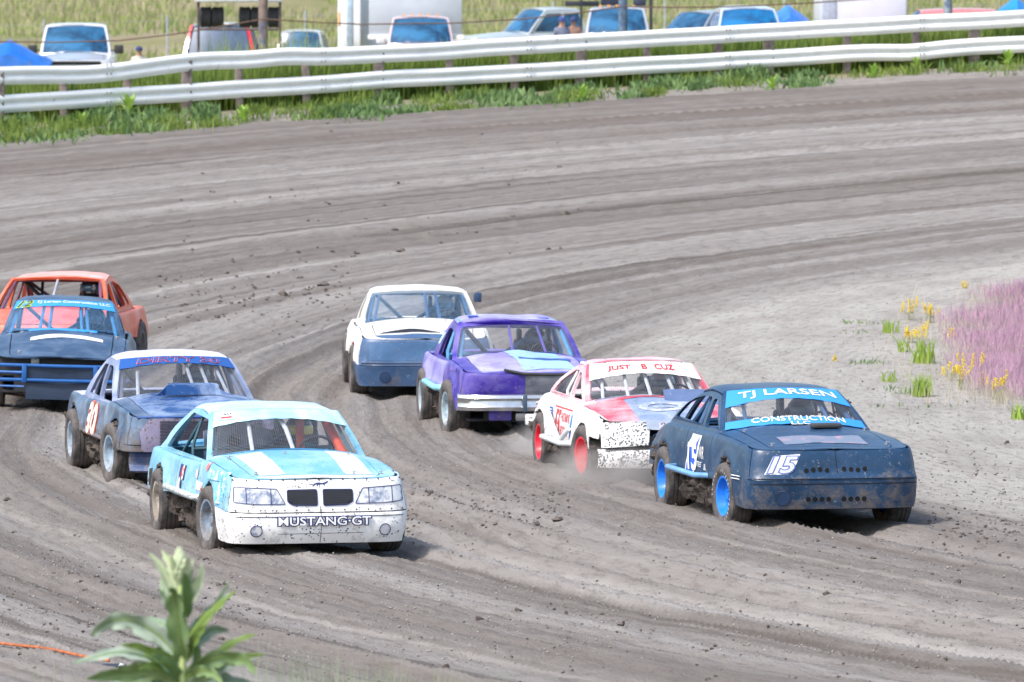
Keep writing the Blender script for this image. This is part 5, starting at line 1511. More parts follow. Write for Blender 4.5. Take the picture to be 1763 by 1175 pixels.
def blades(name, P, h, w, mat, lean=.35, segs=3, prof=(1, .9, .6, 0.0), kind='stuff', parent=None, droop=0.0):
    """curved leaf blades standing at points P"""
    n = len(P); P = np.asarray(P, float); h = np.broadcast_to(h, (n,)); w = np.broadcast_to(w, (n,))
    az = rng.uniform(0, 2 * np.pi, n); fa = rng.uniform(0, 2 * np.pi, n); ln = rng.uniform(0, 1, n)**1.3 * lean
    V = np.zeros((n, 2 * (segs + 1), 3)); T = np.zeros((n, 2 * (segs + 1)))
    for k in range(segs + 1):
        t = k / segs; hor = ln * t**1.6 * h; up = h * (t - droop * ln * t * t)
        c = P + np.stack([np.cos(az) * hor, np.sin(az) * hor, up], -1)
        ww = w * .5 * prof[k]; s = np.stack([np.cos(fa) * ww, np.sin(fa) * ww, np.zeros(n)], -1)
        V[:, 2 * k] = c - s; V[:, 2 * k + 1] = c + s; T[:, 2 * k:2 * k + 2] = t
    m = 2 * (segs + 1); base = np.arange(n)[:, None] * m
    F = np.concatenate([base + np.array([2 * k, 2 * k + 1, 2 * k + 3, 2 * k + 2]) for k in range(segs)], 1).reshape(-1, 4)
    me = bpy.data.meshes.new(name)
    me.vertices.add(n * m); me.vertices.foreach_set('co', V.astype(np.float32).ravel())
    me.loops.add(F.size); me.loops.foreach_set('vertex_index', F.ravel().astype(np.int32))
    me.polygons.add(len(F)); me.polygons.foreach_set('loop_start', (np.arange(len(F)) * 4).astype(np.int32)); me.polygons.foreach_set('loop_total', np.full(len(F), 4, np.int32))
    me.polygons.foreach_set('use_smooth', np.ones(len(F), bool)); me.update(calc_edges=True)
    at = me.attributes.new('tip', 'FLOAT', 'POINT'); at.data.foreach_set('value', T.astype(np.float32).ravel())
    me.materials.append(mat)
    o = bpy.data.objects.new(name, me); COL.objects.link(o)
    if parent: o.parent = parent
    if kind: o['kind'] = kind
    return o
def on_ground(x, y, lift=0): return np.stack([x, y, g_base(x, y) + lift], -1)

g_green = blade_mat('verge_green', (.065, .13, .025), (.26, .34, .07), trans=.3)
g_blue = blade_mat('weed_green', (.08, .16, .05), (.22, .32, .13), trans=.3)
g_tall = blade_mat('tall_grass', (.07, .17, .03), (.28, .40, .08), (.16, .26, .06), (.46, .46, .22), start=.6)
g_field = blade_mat('field_grass', (.17, .29, .06), (.32, .36, .12), (.30, .34, .12), (.48, .40, .30), start=.3, nscale=.14)

def verge():
    # leafy weeds and grass in clumps before the rail
    n = 150; cx = rng.uniform(-13, 14.5, n); rr = 60.3 - rng.uniform(0, 1, n)**1.2 * (3.4 - .08 * (cx + 13))
    # fewer clumps to the right where bare soil shows
    keep = rng.uniform(0, 1, n) < np.clip(1.0 - .045 * (cx + 6), .22, .95); cx, rr = cx[keep], rr[keep]
    P = []; Q = []
    for x, r in zip(cx, rr):
        k = int(rng.integers(60, 260)); sx = rng.uniform(.10, .38); th = rng.normal(0, sx, k); dr = rng.normal(0, sx * 1.2, k)
        X = x + th; Y = CY + np.sqrt(np.maximum(1, (r + dr)**2 - (X - CX)**2)); Y = np.minimum(Y, np_rail_y(X) - .12)
        (P if rng.uniform() < .55 else Q).append(np.stack([X, Y], -1))
    for arr, nm, mt, lab, wv, hv in ((P, 'verge_grass', g_green, 'bright green grass growing in clumps below the white guard rail', .022, .26), (Q, 'verge_weeds', g_blue, 'dull green leafy weeds in clumps below the white guard rail', .06, .24)):
        A = np.concatenate(arr); n = len(A)
        hh = hv * rng.uniform(.3, 1.2, n) * (.6 + .9 * vnoise(A[:, 0] * 1.1, A[:, 1] * .7, 46))
        blades(nm, on_ground(A[:, 0], A[:, 1]), hh, wv * rng.uniform(.6, 1.4, n), mt, lean=.9, prof=(.5, 1, .8, 0), droop=.4)['label'] = lab
    # grass standing behind the rail
    n = 52000; X = rng.uniform(-15, 17, n); Y = np_rail_y(X) + .4 + rng.uniform(0, 1, n)**1.3 * 26
    d = vnoise(X * .5, Y * .35, 41) * .6 + vnoise(X * 1.9, Y * .8, 42) * .4; k = d > .30; X, Y, d = X[k], Y[k], d[k]
    far = np.clip((Y - np_rail_y(X)) / 26, 0, 1)
    h = (.42 + 1.1 * np.clip(d - .3, 0, 1)) * rng.uniform(.6, 1.25, len(X)) * (1 + .9 * far * (X < -1) )
    h = np.where(X < -6.6, h * .42, h)
    blades('tall_grass', on_ground(X, Y), h * .95, .03, g_tall, lean=.4)['label'] = 'tall green grass between the guard rail and the parked vehicles'
    n = 42000; X = rng.uniform(-14, 16, n); Y = np_rail_y(X) + .35 + rng.uniform(0, 1, n) * 3.5
    h = (.62 + .40 * vnoise(X * .9, Y * .6, 44)) * rng.uniform(.6, 1.2, n)
    blades('rail_grass', on_ground(X, Y), h, .035, g_green, lean=.45)['label'] = 'dense green grass right behind the guard rail'
    n = 60000; Y = 182 + rng.uniform(0, 1, n)**1.2 * 170; X = rng.uniform(-1, 1, n) * Y * .075
    d = vnoise(X * .25, Y * .1, 51); k = d > .25; X, Y = X[k], Y[k]
    sc = (Y / 182)**1.3
    blades('field_grass', on_ground(X, Y), .22 * sc * rng.uniform(.5, 1.4, len(X)), .045 * sc, g_field, lean=.6, segs=2, prof=(.8, .8, 0))['label'] = 'yellow green meadow grass on the slope behind the vehicles'
verge()

def broad_leaf(mb, base, d, length, width, up=.6, droop=.8, nrm=None, fold=.25, wave=.0, seed=0, n=9):
    """a long pointed leaf with a folded midrib, starting at base along d"""
    base = Vector(base); d = Vector(d).normalized(); side = d.cross(Vector((0, 0, 1)))
    side = side.normalized() if side.length > .05 else Vector((1, 0, 0))
    rows = []; p = base.copy(); t_dir = d.copy()
    for i in range(n + 1):
        t = i / n; w = width * .5 * (math.sin(math.pi * min(1, t * .93 + .07)**.8))**.8 if t < 1 else .001
        w = max(w, .0012)
        nv = side.cross(t_dir).normalized(); wv = wave * math.sin(t * 17 + seed)
        rows.append([p - side * w + nv * (fold * w + wv * w), p - side * w * .5 + nv * fold * w * .35, p.copy(), p + side * w * .5 + nv * fold * w * .35, p + side * w + nv * (fold * w - wv * w)])
        t_dir = (t_dir + Vector((0, 0, -1)) * droop / n).normalized(); p = p + t_dir * length / n
    return mb.grid(rows)

lf_bright = leaf_mat('mullein_leaf_bright', (.20, .38, .05), (.42, .58, .12), .3, 6)
lf_pale = leaf_mat('mullein_leaf_pale', (.22, .34, .24), (.46, .56, .42), .25, 9)
def small_mullein(px, py, h, label, tall=False):
    p = photo_pt(px, py); y = min(p.y, rail_y(p.x) - .25); loc = Vector((p.x, y, ground_z(p.x, y) - .01))
    rd = random.Random(px); mb = MB()
    for k in range(16):
        a = k * 2.4; up = lerp(.25, 2.2, k / 15)
        broad_leaf(mb, (0, 0, .02 + h * .5 * k / 15), (math.cos(a), math.sin(a), up), h * lerp(.75, .5, k / 15), h * .22, droop=.9 if k < 8 else .3, seed=k)
    root = empty('mullein_plant', loc, (0, 0, rd.uniform(0, 6)), label, 'plant', 'young mullein plants below the guard rail')
    mb.build('leaves', lf_bright, root)
    MB().tube([(0, 0, 0), (0, 0, h * .8)], [.02, .008], 6).build('stem', lf_bright, root)
for px, py, h, lab in ((222, 205, .52, 'slender upright mullein shoot in front of the lower rail near the white pickup'), (418, 215, .40, 'spreading mullein below the rail, under the utility pole'),
                       (140, 222, .34, 'low mullein clump in the weeds nearest the left end of the rail'), (1003, 178, .38, 'bright yellow green mullein rosette below the middle of the rail'),
                       (1330, 160, .36, 'bright mullein on the bare verge, below the blue tarp'), (1503, 138, .34, 'yellow green mullein below the dented part of the lower rail'),
                       (1577, 124, .33, 'mullein right of the dented rail part, below the red car'), (1735, 118, .42, 'dark tall leafy plant rightmost below the rail')):
    small_mullein(px, py, h, lab)

# foxtail haze, yellow flowers and tufts on the infield
fox = blade_mat('foxtail', (.40, .36, .30), (.54, .46, .42), (.40, .20, .32), (.58, .38, .49), trans=.3, start=.42)
def infield():
    bnd = [photo_pt(*q) for q in ((1690, 700), (1650, 660), (1636, 610), (1650, 560), (1700, 530), (1763, 505), (1850, 470))]
    ys = [b.y for b in bnd]; xs = [b.x for b in bnd]
    n = 130000; Y = rng.uniform(min(ys) - .3, max(ys), n); X = rng.uniform(4, 13, n)
    xb = np.interp(Y, ys, xs) + 1.1 * (vnoise(Y * .8, X * 0, 61) - .5) + rng.exponential(.25, n)
    k = X > xb; X, Y = X[k], Y[k]
    blades('foxtail_grass', on_ground(X, Y), (.26 + .14 * vnoise(X * .9, Y * .5, 63)) * rng.uniform(.4, 1.15, len(X)), .008, fox, lean=.6, prof=(.25, .3, 1.0, .1))['label'] = 'purple pink foxtail barley at the right edge of the picture'
    nb = 2600; jj = rng.integers(0, len(X), nb); xs2 = X[jj] * .3 + .7 * np.interp(Y[jj], ys, xs) + rng.normal(0, .8, nb); ys2 = Y[jj] + rng.normal(0, .5, nb)
    blades('dry_grass', on_ground(xs2, ys2), .26 * rng.uniform(.4, 1.2, nb), .008, blade_mat('dry_straw', (.42, .38, .26), (.60, .54, .40), trans=.3), lean=.7)['label'] = 'dry straw coloured stalks along the edge of the purple grass'
    yel = blade_mat('yellow_petal', (.80, .55, .02), (.85, .70, .08), trans=.2)
    stm = blade_mat('dry_stem', (.30, .34, .14), (.52, .46, .30), trans=.2)
    spots = [(1566, 552, .34, 'yellow flowers standing farthest back left of the purple grass'), (1600, 556, .28, 'yellow flowers at the upper left corner of the purple grass'), (1568, 590, .22, 'low yellow flowers left of the purple grass beside a green tuft'),
             (1588, 596, .34, 'tall narrow yellow flower spike above the bright green tuft'), (1441, 622, .10, 'tiny lone yellow flower on the bare infield'), (1636, 655, .26, 'yellow flowers at the front left of the purple grass'),
             (1652, 672, .34, 'dense yellow flower bunch in front of the purple grass'), (1676, 662, .46, 'tallest yellow flower stalks before the purple grass'), (1692, 668, .20, 'short yellow flowers between two tall bunches'), (1722, 696, .42, 'yellow flower stalks nearest the right edge of the picture'),
             (1640, 585, .16, 'small yellow blossom inside the purple grass edge'), (1662, 498, .12, 'faint yellow blossoms at the top edge of the purple grass')]
    for i, (px, py, h, lab) in enumerate(spots):
        p = photo_pt(px, py); rd = random.Random(i)
        root = empty('yellow_flower_plant', p, (0, 0, 0), lab, 'flowers', 'yellow flowers on the infield')
        ns = 3 if h < .15 else 9; st = MB(); fl = MB()
        for k in range(ns):
            a = rd.uniform(0, 6.28); hh = h * rd.uniform(.6, 1); q = Vector((math.cos(a) * h * .35 * rd.random(), math.sin(a) * h * .3, 0))
            tpt = q + Vector((rd.uniform(-.2, .2) * h, rd.uniform(-.2, .2) * h, hh)); st.tube([q * .5, (q + tpt) / 2, tpt], [.004, .003, .002], 4)
            for j in range(7):
                c = tpt + Vector((rd.gauss(0, .012), rd.gauss(0, .012), -j * .014)); fl.blob(c, (.012, .012, .010), rd.random() * 9, 3, .4)
            broad_leaf(st, q * .6 + Vector((0, 0, hh * .3)), (rd.uniform(-1, 1), rd.uniform(-1, 1), .8), h * .3, .012)
        st.build('stem', stm, root); fl.build('flower_head', yel, root)['kind'] = 'stuff'
    tg = blade_mat('tuft_green', (.20, .34, .05), (.44, .55, .12), trans=.35)
    for i, (px, py, n, h, lab) in enumerate(((1535, 573, 40, .20, 'green tuft farthest back on the pale infield'), (1554, 606, 24, .24, 'thin green shoot behind the yellow green tuft'), (1592, 626, 90, .34, 'soft yellow green tuft touching the yellow flowers'),
                                            (1586, 682, 90, .30, 'brightest lime green tuft on the pale infield'), (1533, 658, 30, .16, 'small sparse green tuft left of the brightest one'), (1545, 676, 22, .09, 'low dry tuft in front of the sparse green one'),
                                            (1543, 702, 10, .07, 'tiny green seedling nearest the navy car roof'), (1600, 702, 8, .06, 'tiny seedling right of the other seedling'), (1468, 556, 40, .05, 'flat dark green patch, leftmost back on the infield'), (1475, 573, 30, .04, 'flat green patch just before the leftmost one'), (1755, 722, 50, .2, 'green tuft at the right edge below the purple grass'),
                                            (1490, 625, 50, .05, 'flat grey green weed patch on the infield'))):
        p = photo_pt(px, py); root = empty('grass_tuft', p, (0, 0, 0), lab, 'grass tuft', 'green tufts on the infield')
        P = np.stack([rng.normal(0, .06 if h > .1 else .14, n), rng.normal(0, .10 if h > .1 else .3, n), np.zeros(n)], -1)
        blades('leaves', P, h * rng.uniform(.5, 1.1, n), .022, tg if h > .1 else g_blue, lean=.7, kind=None, parent=root)
infield()

# loose clods thrown up along the grooves
def clods():
    mb = MB(); rd = random.Random(5); mat = plain('clod_dirt', (.13, .11, .10), .95, 0, .5, .01, 12, .1)
    def put(x, y, s): mb.blob((x, y, float(gz(x, y)) + s * .25), (s, s * rd.uniform(.7, 1.3), s * .6), rd.random() * 60, 3, .6)
    for (x0, x1, y0, y1, n, s) in ((270, 620, 455, 560, 260, .035), (690, 980, 850, 930, 420, .020), (0, 460, 960, 1120, 330, .018), (950, 1763, 930, 1175, 480, .018), (300, 1000, 300, 460, 120, .035), (1000, 1763, 560, 700, 90, .02), (450, 1000, 960, 1175, 260, .014), (0, 300, 640, 940, 120, .02), (1560, 1763, 700, 900, 140, .018), (1600, 1763, 900, 960, 200, .022)):
        for k in range(n):
            q = photo_pt(rd.uniform(x0, x1), rd.gauss((y0 + y1) / 2, (y1 - y0) / 3)); put(q.x, q.y, s * rd.uniform(.3, 1) ** 1.5 * (2.4 if rd.random() < .04 else 1))
    o = mb.build('dirt_clods', mat, None, sharp=60); tag(o, 'loose dark clods of dirt scattered over the track', None, None, 'stuff')
clods()

def pebbles():
    n = 46000; mats = leaf_mat('pebble_grit', (.08, .066, .056), (.40, .365, .33), 0, 2, .9)
    px = rng.uniform(-20, 1790, n); s0 = rng.uniform(115, 222, n); yd = FPX / s0; x = (px - 881.5) / s0
    dn = vnoise(x * 2.2, yd * .8, 71); k = rng.uniform(0, 1, n) < .25 + 1.1 * (dn - .2); x, yd = x[k], yd[k]; n = len(x)
    z = gz(x, yd); sz = .0035 + .010 * rng.uniform(0, 1, n)**3
    O = np.array([[1, 0, 0], [0, 1, 0], [-1, 0, 0], [0, -1, 0], [0, 0, .9], [0, 0, -.6]])
    V = O[None] * sz[:, None, None] * rng.uniform(.5, 1.5, (n, 6, 1)) + np.stack([x, yd, z + sz * .3], -1)[:, None]
    T = np.array([[0, 1, 4], [1, 2, 4], [2, 3, 4], [3, 0, 4], [1, 0, 5], [2, 1, 5], [3, 2, 5], [0, 3, 5]]); F = (np.arange(n)[:, None, None] * 6 + T).reshape(-1, 3)
    me = bpy.data.meshes.new('pebbles'); me.vertices.add(n * 6); me.vertices.foreach_set('co', V.astype(np.float32).ravel())
    me.loops.add(F.size); me.loops.foreach_set('vertex_index', F.ravel().astype(np.int32)); me.polygons.add(len(F))
    me.polygons.foreach_set('loop_start', (np.arange(len(F)) * 3).astype(np.int32)); me.polygons.foreach_set('loop_total', np.full(len(F), 3, np.int32)); me.update(calc_edges=True)
    me.materials.append(mats); o = bpy.data.objects.new('pebbles', me); COL.objects.link(o); tag(o, 'fine grit and pebbles on the track and infield', None, None, 'stuff')
pebbles()

# ------------------------------------------------------------------ parked vehicles and gear behind the rail
glass_b = smudge('windscreen_sky_reflection', (.008, .03, .07), (.03, .14, .28), 1.3, .40, .62, .15)  # blue of the reflected sky is put into the glass colour
def fill_glass(B, car, mat, which=('ws', 'bl', 'sides')):
    if 'ws' in which:
        mb = MB(); mb.grid([[B.ws(lerp(-.93, .93, i / 10), lerp(.05, .95, j / 6), -.012) for j in range(7)] for i in range(11)], ref=(0, -1, .5)); mb.build('windscreen', mat, car, merge=True, thick=.005)
    if 'bl' in which:
        mb = MB(); mb.grid([[B.bl(lerp(-.88, .88, i / 8), lerp(.06, .94, j / 5), -.012) for j in range(6)] for i in range(9)], ref=(0, 1, .5)); mb.build('rear_window', mat, car, merge=True, thick=.005)
    if 'sides' in which:
        for sg in (-1, 1):
            for h in B.windows:
                L = round_poly(h, .03); o = holed([L], lambda y, z, d: B.cabside(y, z, sg, .014 + d), .005).build('side_window', mat, car); fix_normals(o)
TRUCK = dict(y0=-2.85, y1=2.85, lc=.30, n=5, w=.97, wn=.93, wr=.95, af=-1.90, ar=1.75, arch=.46, zc=.42, rocker=.42, zs=[(-2.85, 1.08), (-1.3, 1.17), (0, 1.20), (2.85, 1.22)],
             nose=[(.35, .05), (.5, 0), (.7, 0), (.75, .04), (1.1, .06), (1.2, .12)], tail=[(.3, .0), (1.2, .0)], zf=.38, zr=.45, vsplit=.4, yc=-1.15, wc=.84, yh=-.45, wh=.70, zh=1.90, zr_=1.90, wr_=.70,
             yr=.75, yb=.95, zb=1.22, wb=.84, door=(-.95, .2), rs=.08, dent=0, hood_w=.80, track=.80, tr=.40, tw=.26, windows=[[(-.80, 1.24), (-.38, 1.74), (.10, 1.76), (.10, 1.24)], [(.18, 1.24), (.18, 1.76), (.66, 1.76), (.74, 1.24)]], header=.06, pillar=.06, roofarc=.03, crown=.06)
SUV = dict(TRUCK); SUV.update(y0=-2.3, y1=2.3, af=-1.4, ar=1.4, arch=.40, zc=.36, tr=.36, w=.92, wn=.88, wr=.88, zs=[(-2.3, .92), (-.9, 1.04), (2.3, 1.06)], zh=1.70, zr_=1.72, yr=1.85, yb=2.2, zb=1.06, wc=.80, wh=.64, wr_=.62, wb=.78, yc=-1.0, yh=-.35, zf=.28, zr=.32, rocker=.3, track=.76,
           windows=[[(-.62, 1.09), (-.28, 1.55), (.35, 1.58), (.35, 1.09)], [(.43, 1.09), (.43, 1.58), (1.1, 1.58), (1.1, 1.08)], [(1.18, 1.08), (1.18, 1.58), (1.78, 1.56), (1.95, 1.09)]], door=(-.75, .4), roofarc=.04)
def parked(name, base, label, cat, px, yd, yaw, col, scale=1.0, glass=None, dz=0, **kw):
    k = dict(base); k.update(kw); B = Body(**k); s = FPX / yd; x = (px - 881.5) / s
    car = empty(name, (x, yd, ground_z(x, yd) + dz), (0, 0, R(yaw)), label, cat, None, scale)
    m = glass_mat('car_paint_%s' % name + str(px), col, .25)
    build_shell(B, car, dict(body=m, bumper=kw.get('bumper_mat', m)))
    fill_glass(B, car, glass or glass_b)
    rim = plain('alloy', (.45, .46, .48), .35, .6)
    for ya in (B.af, B.ar):
        for sg in (-1, 1): wheel(car, sg * B.track, ya, sg, B.tr, B.tw, rim, 0, B.tr * .62)
    MB().box((0, 0, B.rocker + .03), (B.w * 1.8, (B.y1 - B.y0) * .93, .04)).box((0, .1, B.rocker + .3), (B.w * 1.7, 2.0, .5)).build('floor_pan', dark_in, car)
    return B, car
def mirrors(B, car, mat, w=.22, h=.20):
    for sg in (-1, 1):
        p = B.cabside(B.yc + .42, B.zsh(B.yc) + .12, sg); mb = MB(); mb.bbox((p.x + sg * .22, p.y - .02, p.z + .02), (w, .10, h), .03); mb.tube([(p.x - sg * .02, p.y, p.z - .02), (p.x + sg * .16, p.y, p.z)], .02, 6); mb.build('mirror', mat, car)

B, c = parked('pickup_truck', TRUCK, 'white pickup truck facing the track with black mirrors, beside the blue tarp on the left', 'pickup truck', 132, 184, 2, (.60, .61, .64))
mirrors(B, c, black_rub)
fr = lambda x, z, d: B.front(x, z, d)
patch(fr, -.62, .62, .98, 1.06, 10, 2, .015).build('grille', hole_blk, c); patch(fr, -.66, .66, .86, .96, 10, 3, .03).build('grille_bar', chrome, c)
patch(fr, -.10, .10, .88, .93, 4, 2, .045).build('badge', decal_mat('badge_gold', (.75, .55, .05)), c)
for sg in (-1, 1): patch(fr, sg * .66, sg * .90, .84, 1.06, 5, 4, .02).build('headlight', glass_mat('lamp_glass', (.6, .62, .66), .1), c)

B, c = parked('parked_suv', SUV, 'grey SUV with tall red tail lamps, seen from behind under the tyre rack', 'SUV', 384, 181, 180, (.20, .24, .34), 1.06, plain('window_slate', (.06, .10, .18), .4))
for sg in (-1, 1):
    mb = MB(); mb.grid([[B.bl(sg * a, b, .02) for b in (.02, .3, .6, .9)] for a in (.90, 1.0)]).build('tail_lamp', glass_mat('lamp_red', (.65, .03, .05), .15), c, merge=True, thick=.03)
p = B.roof(0, 1); mb = MB(); mb.bbox((0, p.y + .02, p.z - .0), (.44, .08, .05), .015); mb.build('roof_spoiler', glass_mat('spoiler_white', (.7, .7, .72), .3), c)

B, c = parked('parked_car', SUV, 'small silver car half sunk in grass, right of the wooden utility pole', 'car', 524, 206, 178, (.50, .54, .60), .80)

B, c = parked('box_truck', TRUCK, 'white box truck facing the track, red trimmed cab with amber roof lamps', 'box truck', 724, 186, 1, (.50, .40, .42), .94)
mb = MB(); mb.bbox((-.12, 2.9, 2.02), (2.36, 3.9, 1.36), .03); mb.build('cargo_box', plain('box_grey_white', (.46, .50, .56), .4, .2, .12, 0, 1.5), c)
mb = MB(); mb.bbox((-.12, .93, 2.72), (2.42, .06, .07), .01); mb2 = MB().bbox((-.12, .93, 1.36), (2.42, .08, .12), .01).build('box_trim', plain('box_white', (.76, .77, .78), .4), c); mb.build('box_trim', plain('box_white', (.76, .77, .78), .4), c)
for k in range(3): MB().bbox((-.35 + .22 * k, .88, 2.70), (.09, .03, .03), .008).build('marker_lamp', glass_mat('lamp_amber', (.85, .35, .02), .2), c)
for k in range(5):
    p = B.roof(-.6 + .3 * k, .1); MB().bbox((p.x, p.y, p.z + .03), (.07, .06, .035), .01).build('marker_lamp', glass_mat('lamp_amber', (.85, .35, .02), .2), c)
mirrors(B, c, plain('mirror_white', (.7, .7, .72), .4))

# enclosed trailer, only its corner seen
x = (600 - 881.5) / 71.0; z = ground_z(x, 190)
c = empty('enclosed_trailer', (x, 190, z), (0, 0, R(-8)), 'white enclosed trailer corner with an orange reflector, left of the box truck', 'trailer')
mb = MB(); mb.bbox((0, 2.2, 1.62), (.56, 4.2, 2.5), .03); mb.build('trailer_body', plain('trailer_white', (.72, .75, .80), .35, 0, .15, 0, 2), c)
mb = MB(); mb.bbox((.02, .075, 1.55), (.14, .04, 2.2), .01); mb.build('door_post', plain('trailer_steel', (.40, .50, .60), .3, .5), c)
mb = MB(); mb.bbox((-.24, .085, 1.75), (.035, .03, .34), .006); mb.build('reflector', glass_mat('lamp_orange', (.95, .40, .02), .25), c)
wheel(c, -.2, 1.6, -1, .36, .22, plain('alloy', (.45, .46, .48))); wheel(c, .2, 1.6, 1, .36, .22, plain('alloy', (.45, .46, .48)))

B, c = parked('pickup_truck', TRUCK, 'white crew cab pickup at an angle, left of the two people', 'pickup truck', 940, 203, -62, (.38, .42, .44), .92)
B, c = parked('pickup_truck', TRUCK, 'white pickup with amber roof lamps and a black rack, behind the blue grey pole', 'pickup truck', 1062, 193, 0, (.40, .43, .50), .94)
for k in range(5):
    p = B.roof(-.62 + .31 * k, .1); MB().bbox((p.x, p.y, p.z + .03), (.08, .06, .04), .01).build('marker_lamp', glass_mat('lamp_amber', (.85, .35, .02), .2), c)
rk = MB()
for sx in (-.92, .92):
    for yy in (1.1, 2.6): rk.tube([(sx, yy, 1.2), (sx, yy, 2.22)], .03, 6)
    rk.tube([(sx, 1.1, 2.2), (sx, 2.6, 2.2)], .03, 6)
for yy in (1.1, 1.6, 2.1, 2.6): rk.tube([(-.92, yy, 2.2), (.92, yy, 2.2)], .025, 6)
rk.bbox((-.9, 1.3, 1.98), (.9, .1, .14), .01); rk.build('ladder_rack', plain('rack_black', (.03, .035, .045), .5), c)
gb = MB(); gb.bbox((-.10, 1.5, 2.16), (.62, .5, .46), .03); gb.bbox((.62, 1.5, 2.03), (.34, .4, .22), .03); gb.build('tool_box', plain('tool_box_dark', (.04, .05, .09), .5, 0, .4), c)

B, c = parked('parked_suv', SUV, 'silver SUV with rounded side windows, left of the blue windscreened van', 'SUV', 1212, 192, -50, (.20, .24, .30), .95)
B, c = parked('parked_van', SUV, 'white roofed van with a broad deep blue windscreen, left of the blue tarp heap', 'van', 1286, 189, 3, (.45, .52, .64), 1.0, smudge('windscreen_deep_sky', (.01, .06, .16), (.01, .15, .36), 1.5, .4, .6, .12))  # this glass has a deeper sky reflection painted in
B, c = parked('parked_car', SUV, 'faded red car roof showing over the rail near the right end', 'car', 1600, 192, -86, (.62, .22, .22), .86)

def tarp(name, label, px, yd, w, d, h, col, peaks, seed, frame=True):
    s = FPX / yd; x = (px - 881.5) / s; root = empty(name, (x, yd, ground_z(x, yd)), (0, 0, 0), label, 'tarp')
    mt = plain('tarp_%d' % seed, col, .38, 0, .25, .01, 2, .6); rows = []
    for i in range(33):
        row = []
        for j in range(19):
            u, v = i / 32, j / 18; q = 0
            for pu, pv, ph, pw in peaks: q = max(q, ph * (1 - abs(u - pu) / pw) if abs(u - pu) < pw else 0)
            z = h * (.35 + .65 * q) * (1 - .25 * (2 * v - 1)**2) + .05 * mnoise.noise(Vector((u * 6, v * 5, seed))) + .02 * mnoise.noise(Vector((u * 22, v * 14, seed)))
            if i in (0, 32) or j in (0, 18): z = h * .28 + .05 * math.sin(i * 1.1)
            row.append(((u - .5) * w, (v - .5) * d, z))
        rows.append(row)
    MB().grid(rows, ref=(0, 0, 1)).build('cloth', mt, root, merge=True, thick=.01)
    if frame:
        f = MB()
        for sx in (-.46, -.1, .2, .46):
            for sy in (-.42, .42): f.tube([(sx * w, sy * d, 0), (sx * w, sy * d, h * .55)], .022, 6)
        f.build('frame', plain('frame_pale', (.6, .6, .62), .4, .3), root)
        b = MB(); b.bbox((-.2 * w, 0, h * .26), (w * .5, d * .6, h * .36), .04); b.build('covered_load', plain('load_dark', (.04, .04, .05), .6, 0, .5), root)
    return root
tarp('tarp_shelter', 'bright blue tarp stretched over a low frame, left of the white pickup', 24, 181, 1.9, 2.2, 1.62, (.01, .14, .55), [(.45, 0, 1, 1.1)], 1)
tarp('tarp_heap', 'blue and white tarp over a load, between the van and the grey trailer', 1378, 190, 1.5, 2.0, 1.72, (.04, .20, .68), [(.3, 0, 1, .95)], 2, False)
tarp('tarp_heap', 'blue tarp heap at the right end of the picture behind the rail', 1748, 190, 1.4, 2.0, 1.75, (.01, .22, .62), [(.5, 0, 1, .9)], 3, False)
# grey trailer on the right
x = (1487 - 881.5) / 70.0; z = ground_z(x, 193)
c = empty('office_trailer', (x, 193, z), (0, 0, R(2)), 'white and pale grey trailer right of the blue and white tarp', 'trailer')
mb = MB(); mb.bbox((0, 1.2, 1.65), (2.1, 2.6, 2.3), .04); mb.build('trailer_body', plain('trailer_grey', (.62, .65, .72), .4, 0, .12, 0, 1.4), c)
mb = MB(); mb.bbox((-.86, -.115, 1.6), (.34, .03, 2.2), .01); mb.build('corner_panel', plain('trailer_panel', (.42, .47, .56), .4), c)
for xx in (.60, 1.0): MB().bbox((xx - .1, -.12, 2.05), (.2, .03, .24), .01).build('window', glass_b, c)
for sg in (-1, 1): wheel(c, sg * .9, .9, sg, .34, .2, plain('alloy', (.45, .46, .48)))

# tyre rack
x = (412 - 881.5) / 76.3; yd = 177; z = ground_z(x, yd)
c = empty('tyre_rack', (x, yd, z), (0, 0, R(1)), 'open steel rack with a pale roof sheet and a row of black tyres', 'tyre rack')
iron = plain('rack_iron', (.13, .10, .10), .7, .3); f = MB()
for sx in (-.92, .92):
    for sy in (-.3, .3): f.tube([(sx, sy, 0), (sx, sy, 2.32)], .028, 6)
for zz in (1.70,):
    for sy in (-.25, .25): f.tube([(-.92, sy, zz), (.92, sy, zz)], .03, 6)
f.build('frame', iron, c)
MB().bbox((0, 0, 2.36), (1.98, 1.0, .09), .02).build('roof_sheet', plain('sheet_pale', (.56, .58, .62), .4, .3), c)
c_rack = c
def loose_tyre(parent_loc, x, y, zc, label):
    t = MB(); r = .24; h = .125
    t.lathe([(-h * .8, .14), (-h, .16), (-h * 1.05, r - .05), (-h * .9, r - .01), (-h * .5, r), (-h * .46, r - .012), (-.01, r - .012), (0, r), (.01, r - .012), (h * .46, r - .012), (h * .5, r), (h * .9, r - .01), (h * 1.05, r - .05), (h, .16), (h * .8, .14)], 36)
    o = t.build('loose_tyre', plain('tyre_black', (.035, .037, .045), .75, 0, .3), None); o.location = Vector(parent_loc) + Vector((x, y, zc)); tag(o, label, 'tyre', 'tyres stored in the rack')
for i, (tx, lab) in enumerate(((-.75, 'black tyre at the left end of the rack'), (-.48, 'black tyre second from the left end of the rack'), (.13, 'black tyre in the rack, just left of the utility pole, left one of two'), (.40, 'black tyre in the rack half behind the left edge of the utility pole'), (.78, 'black tyre at the right end of the rack, right of the pole'))):
    loose_tyre(c_rack.location, tx, 0, 1.73 + .24, lab)

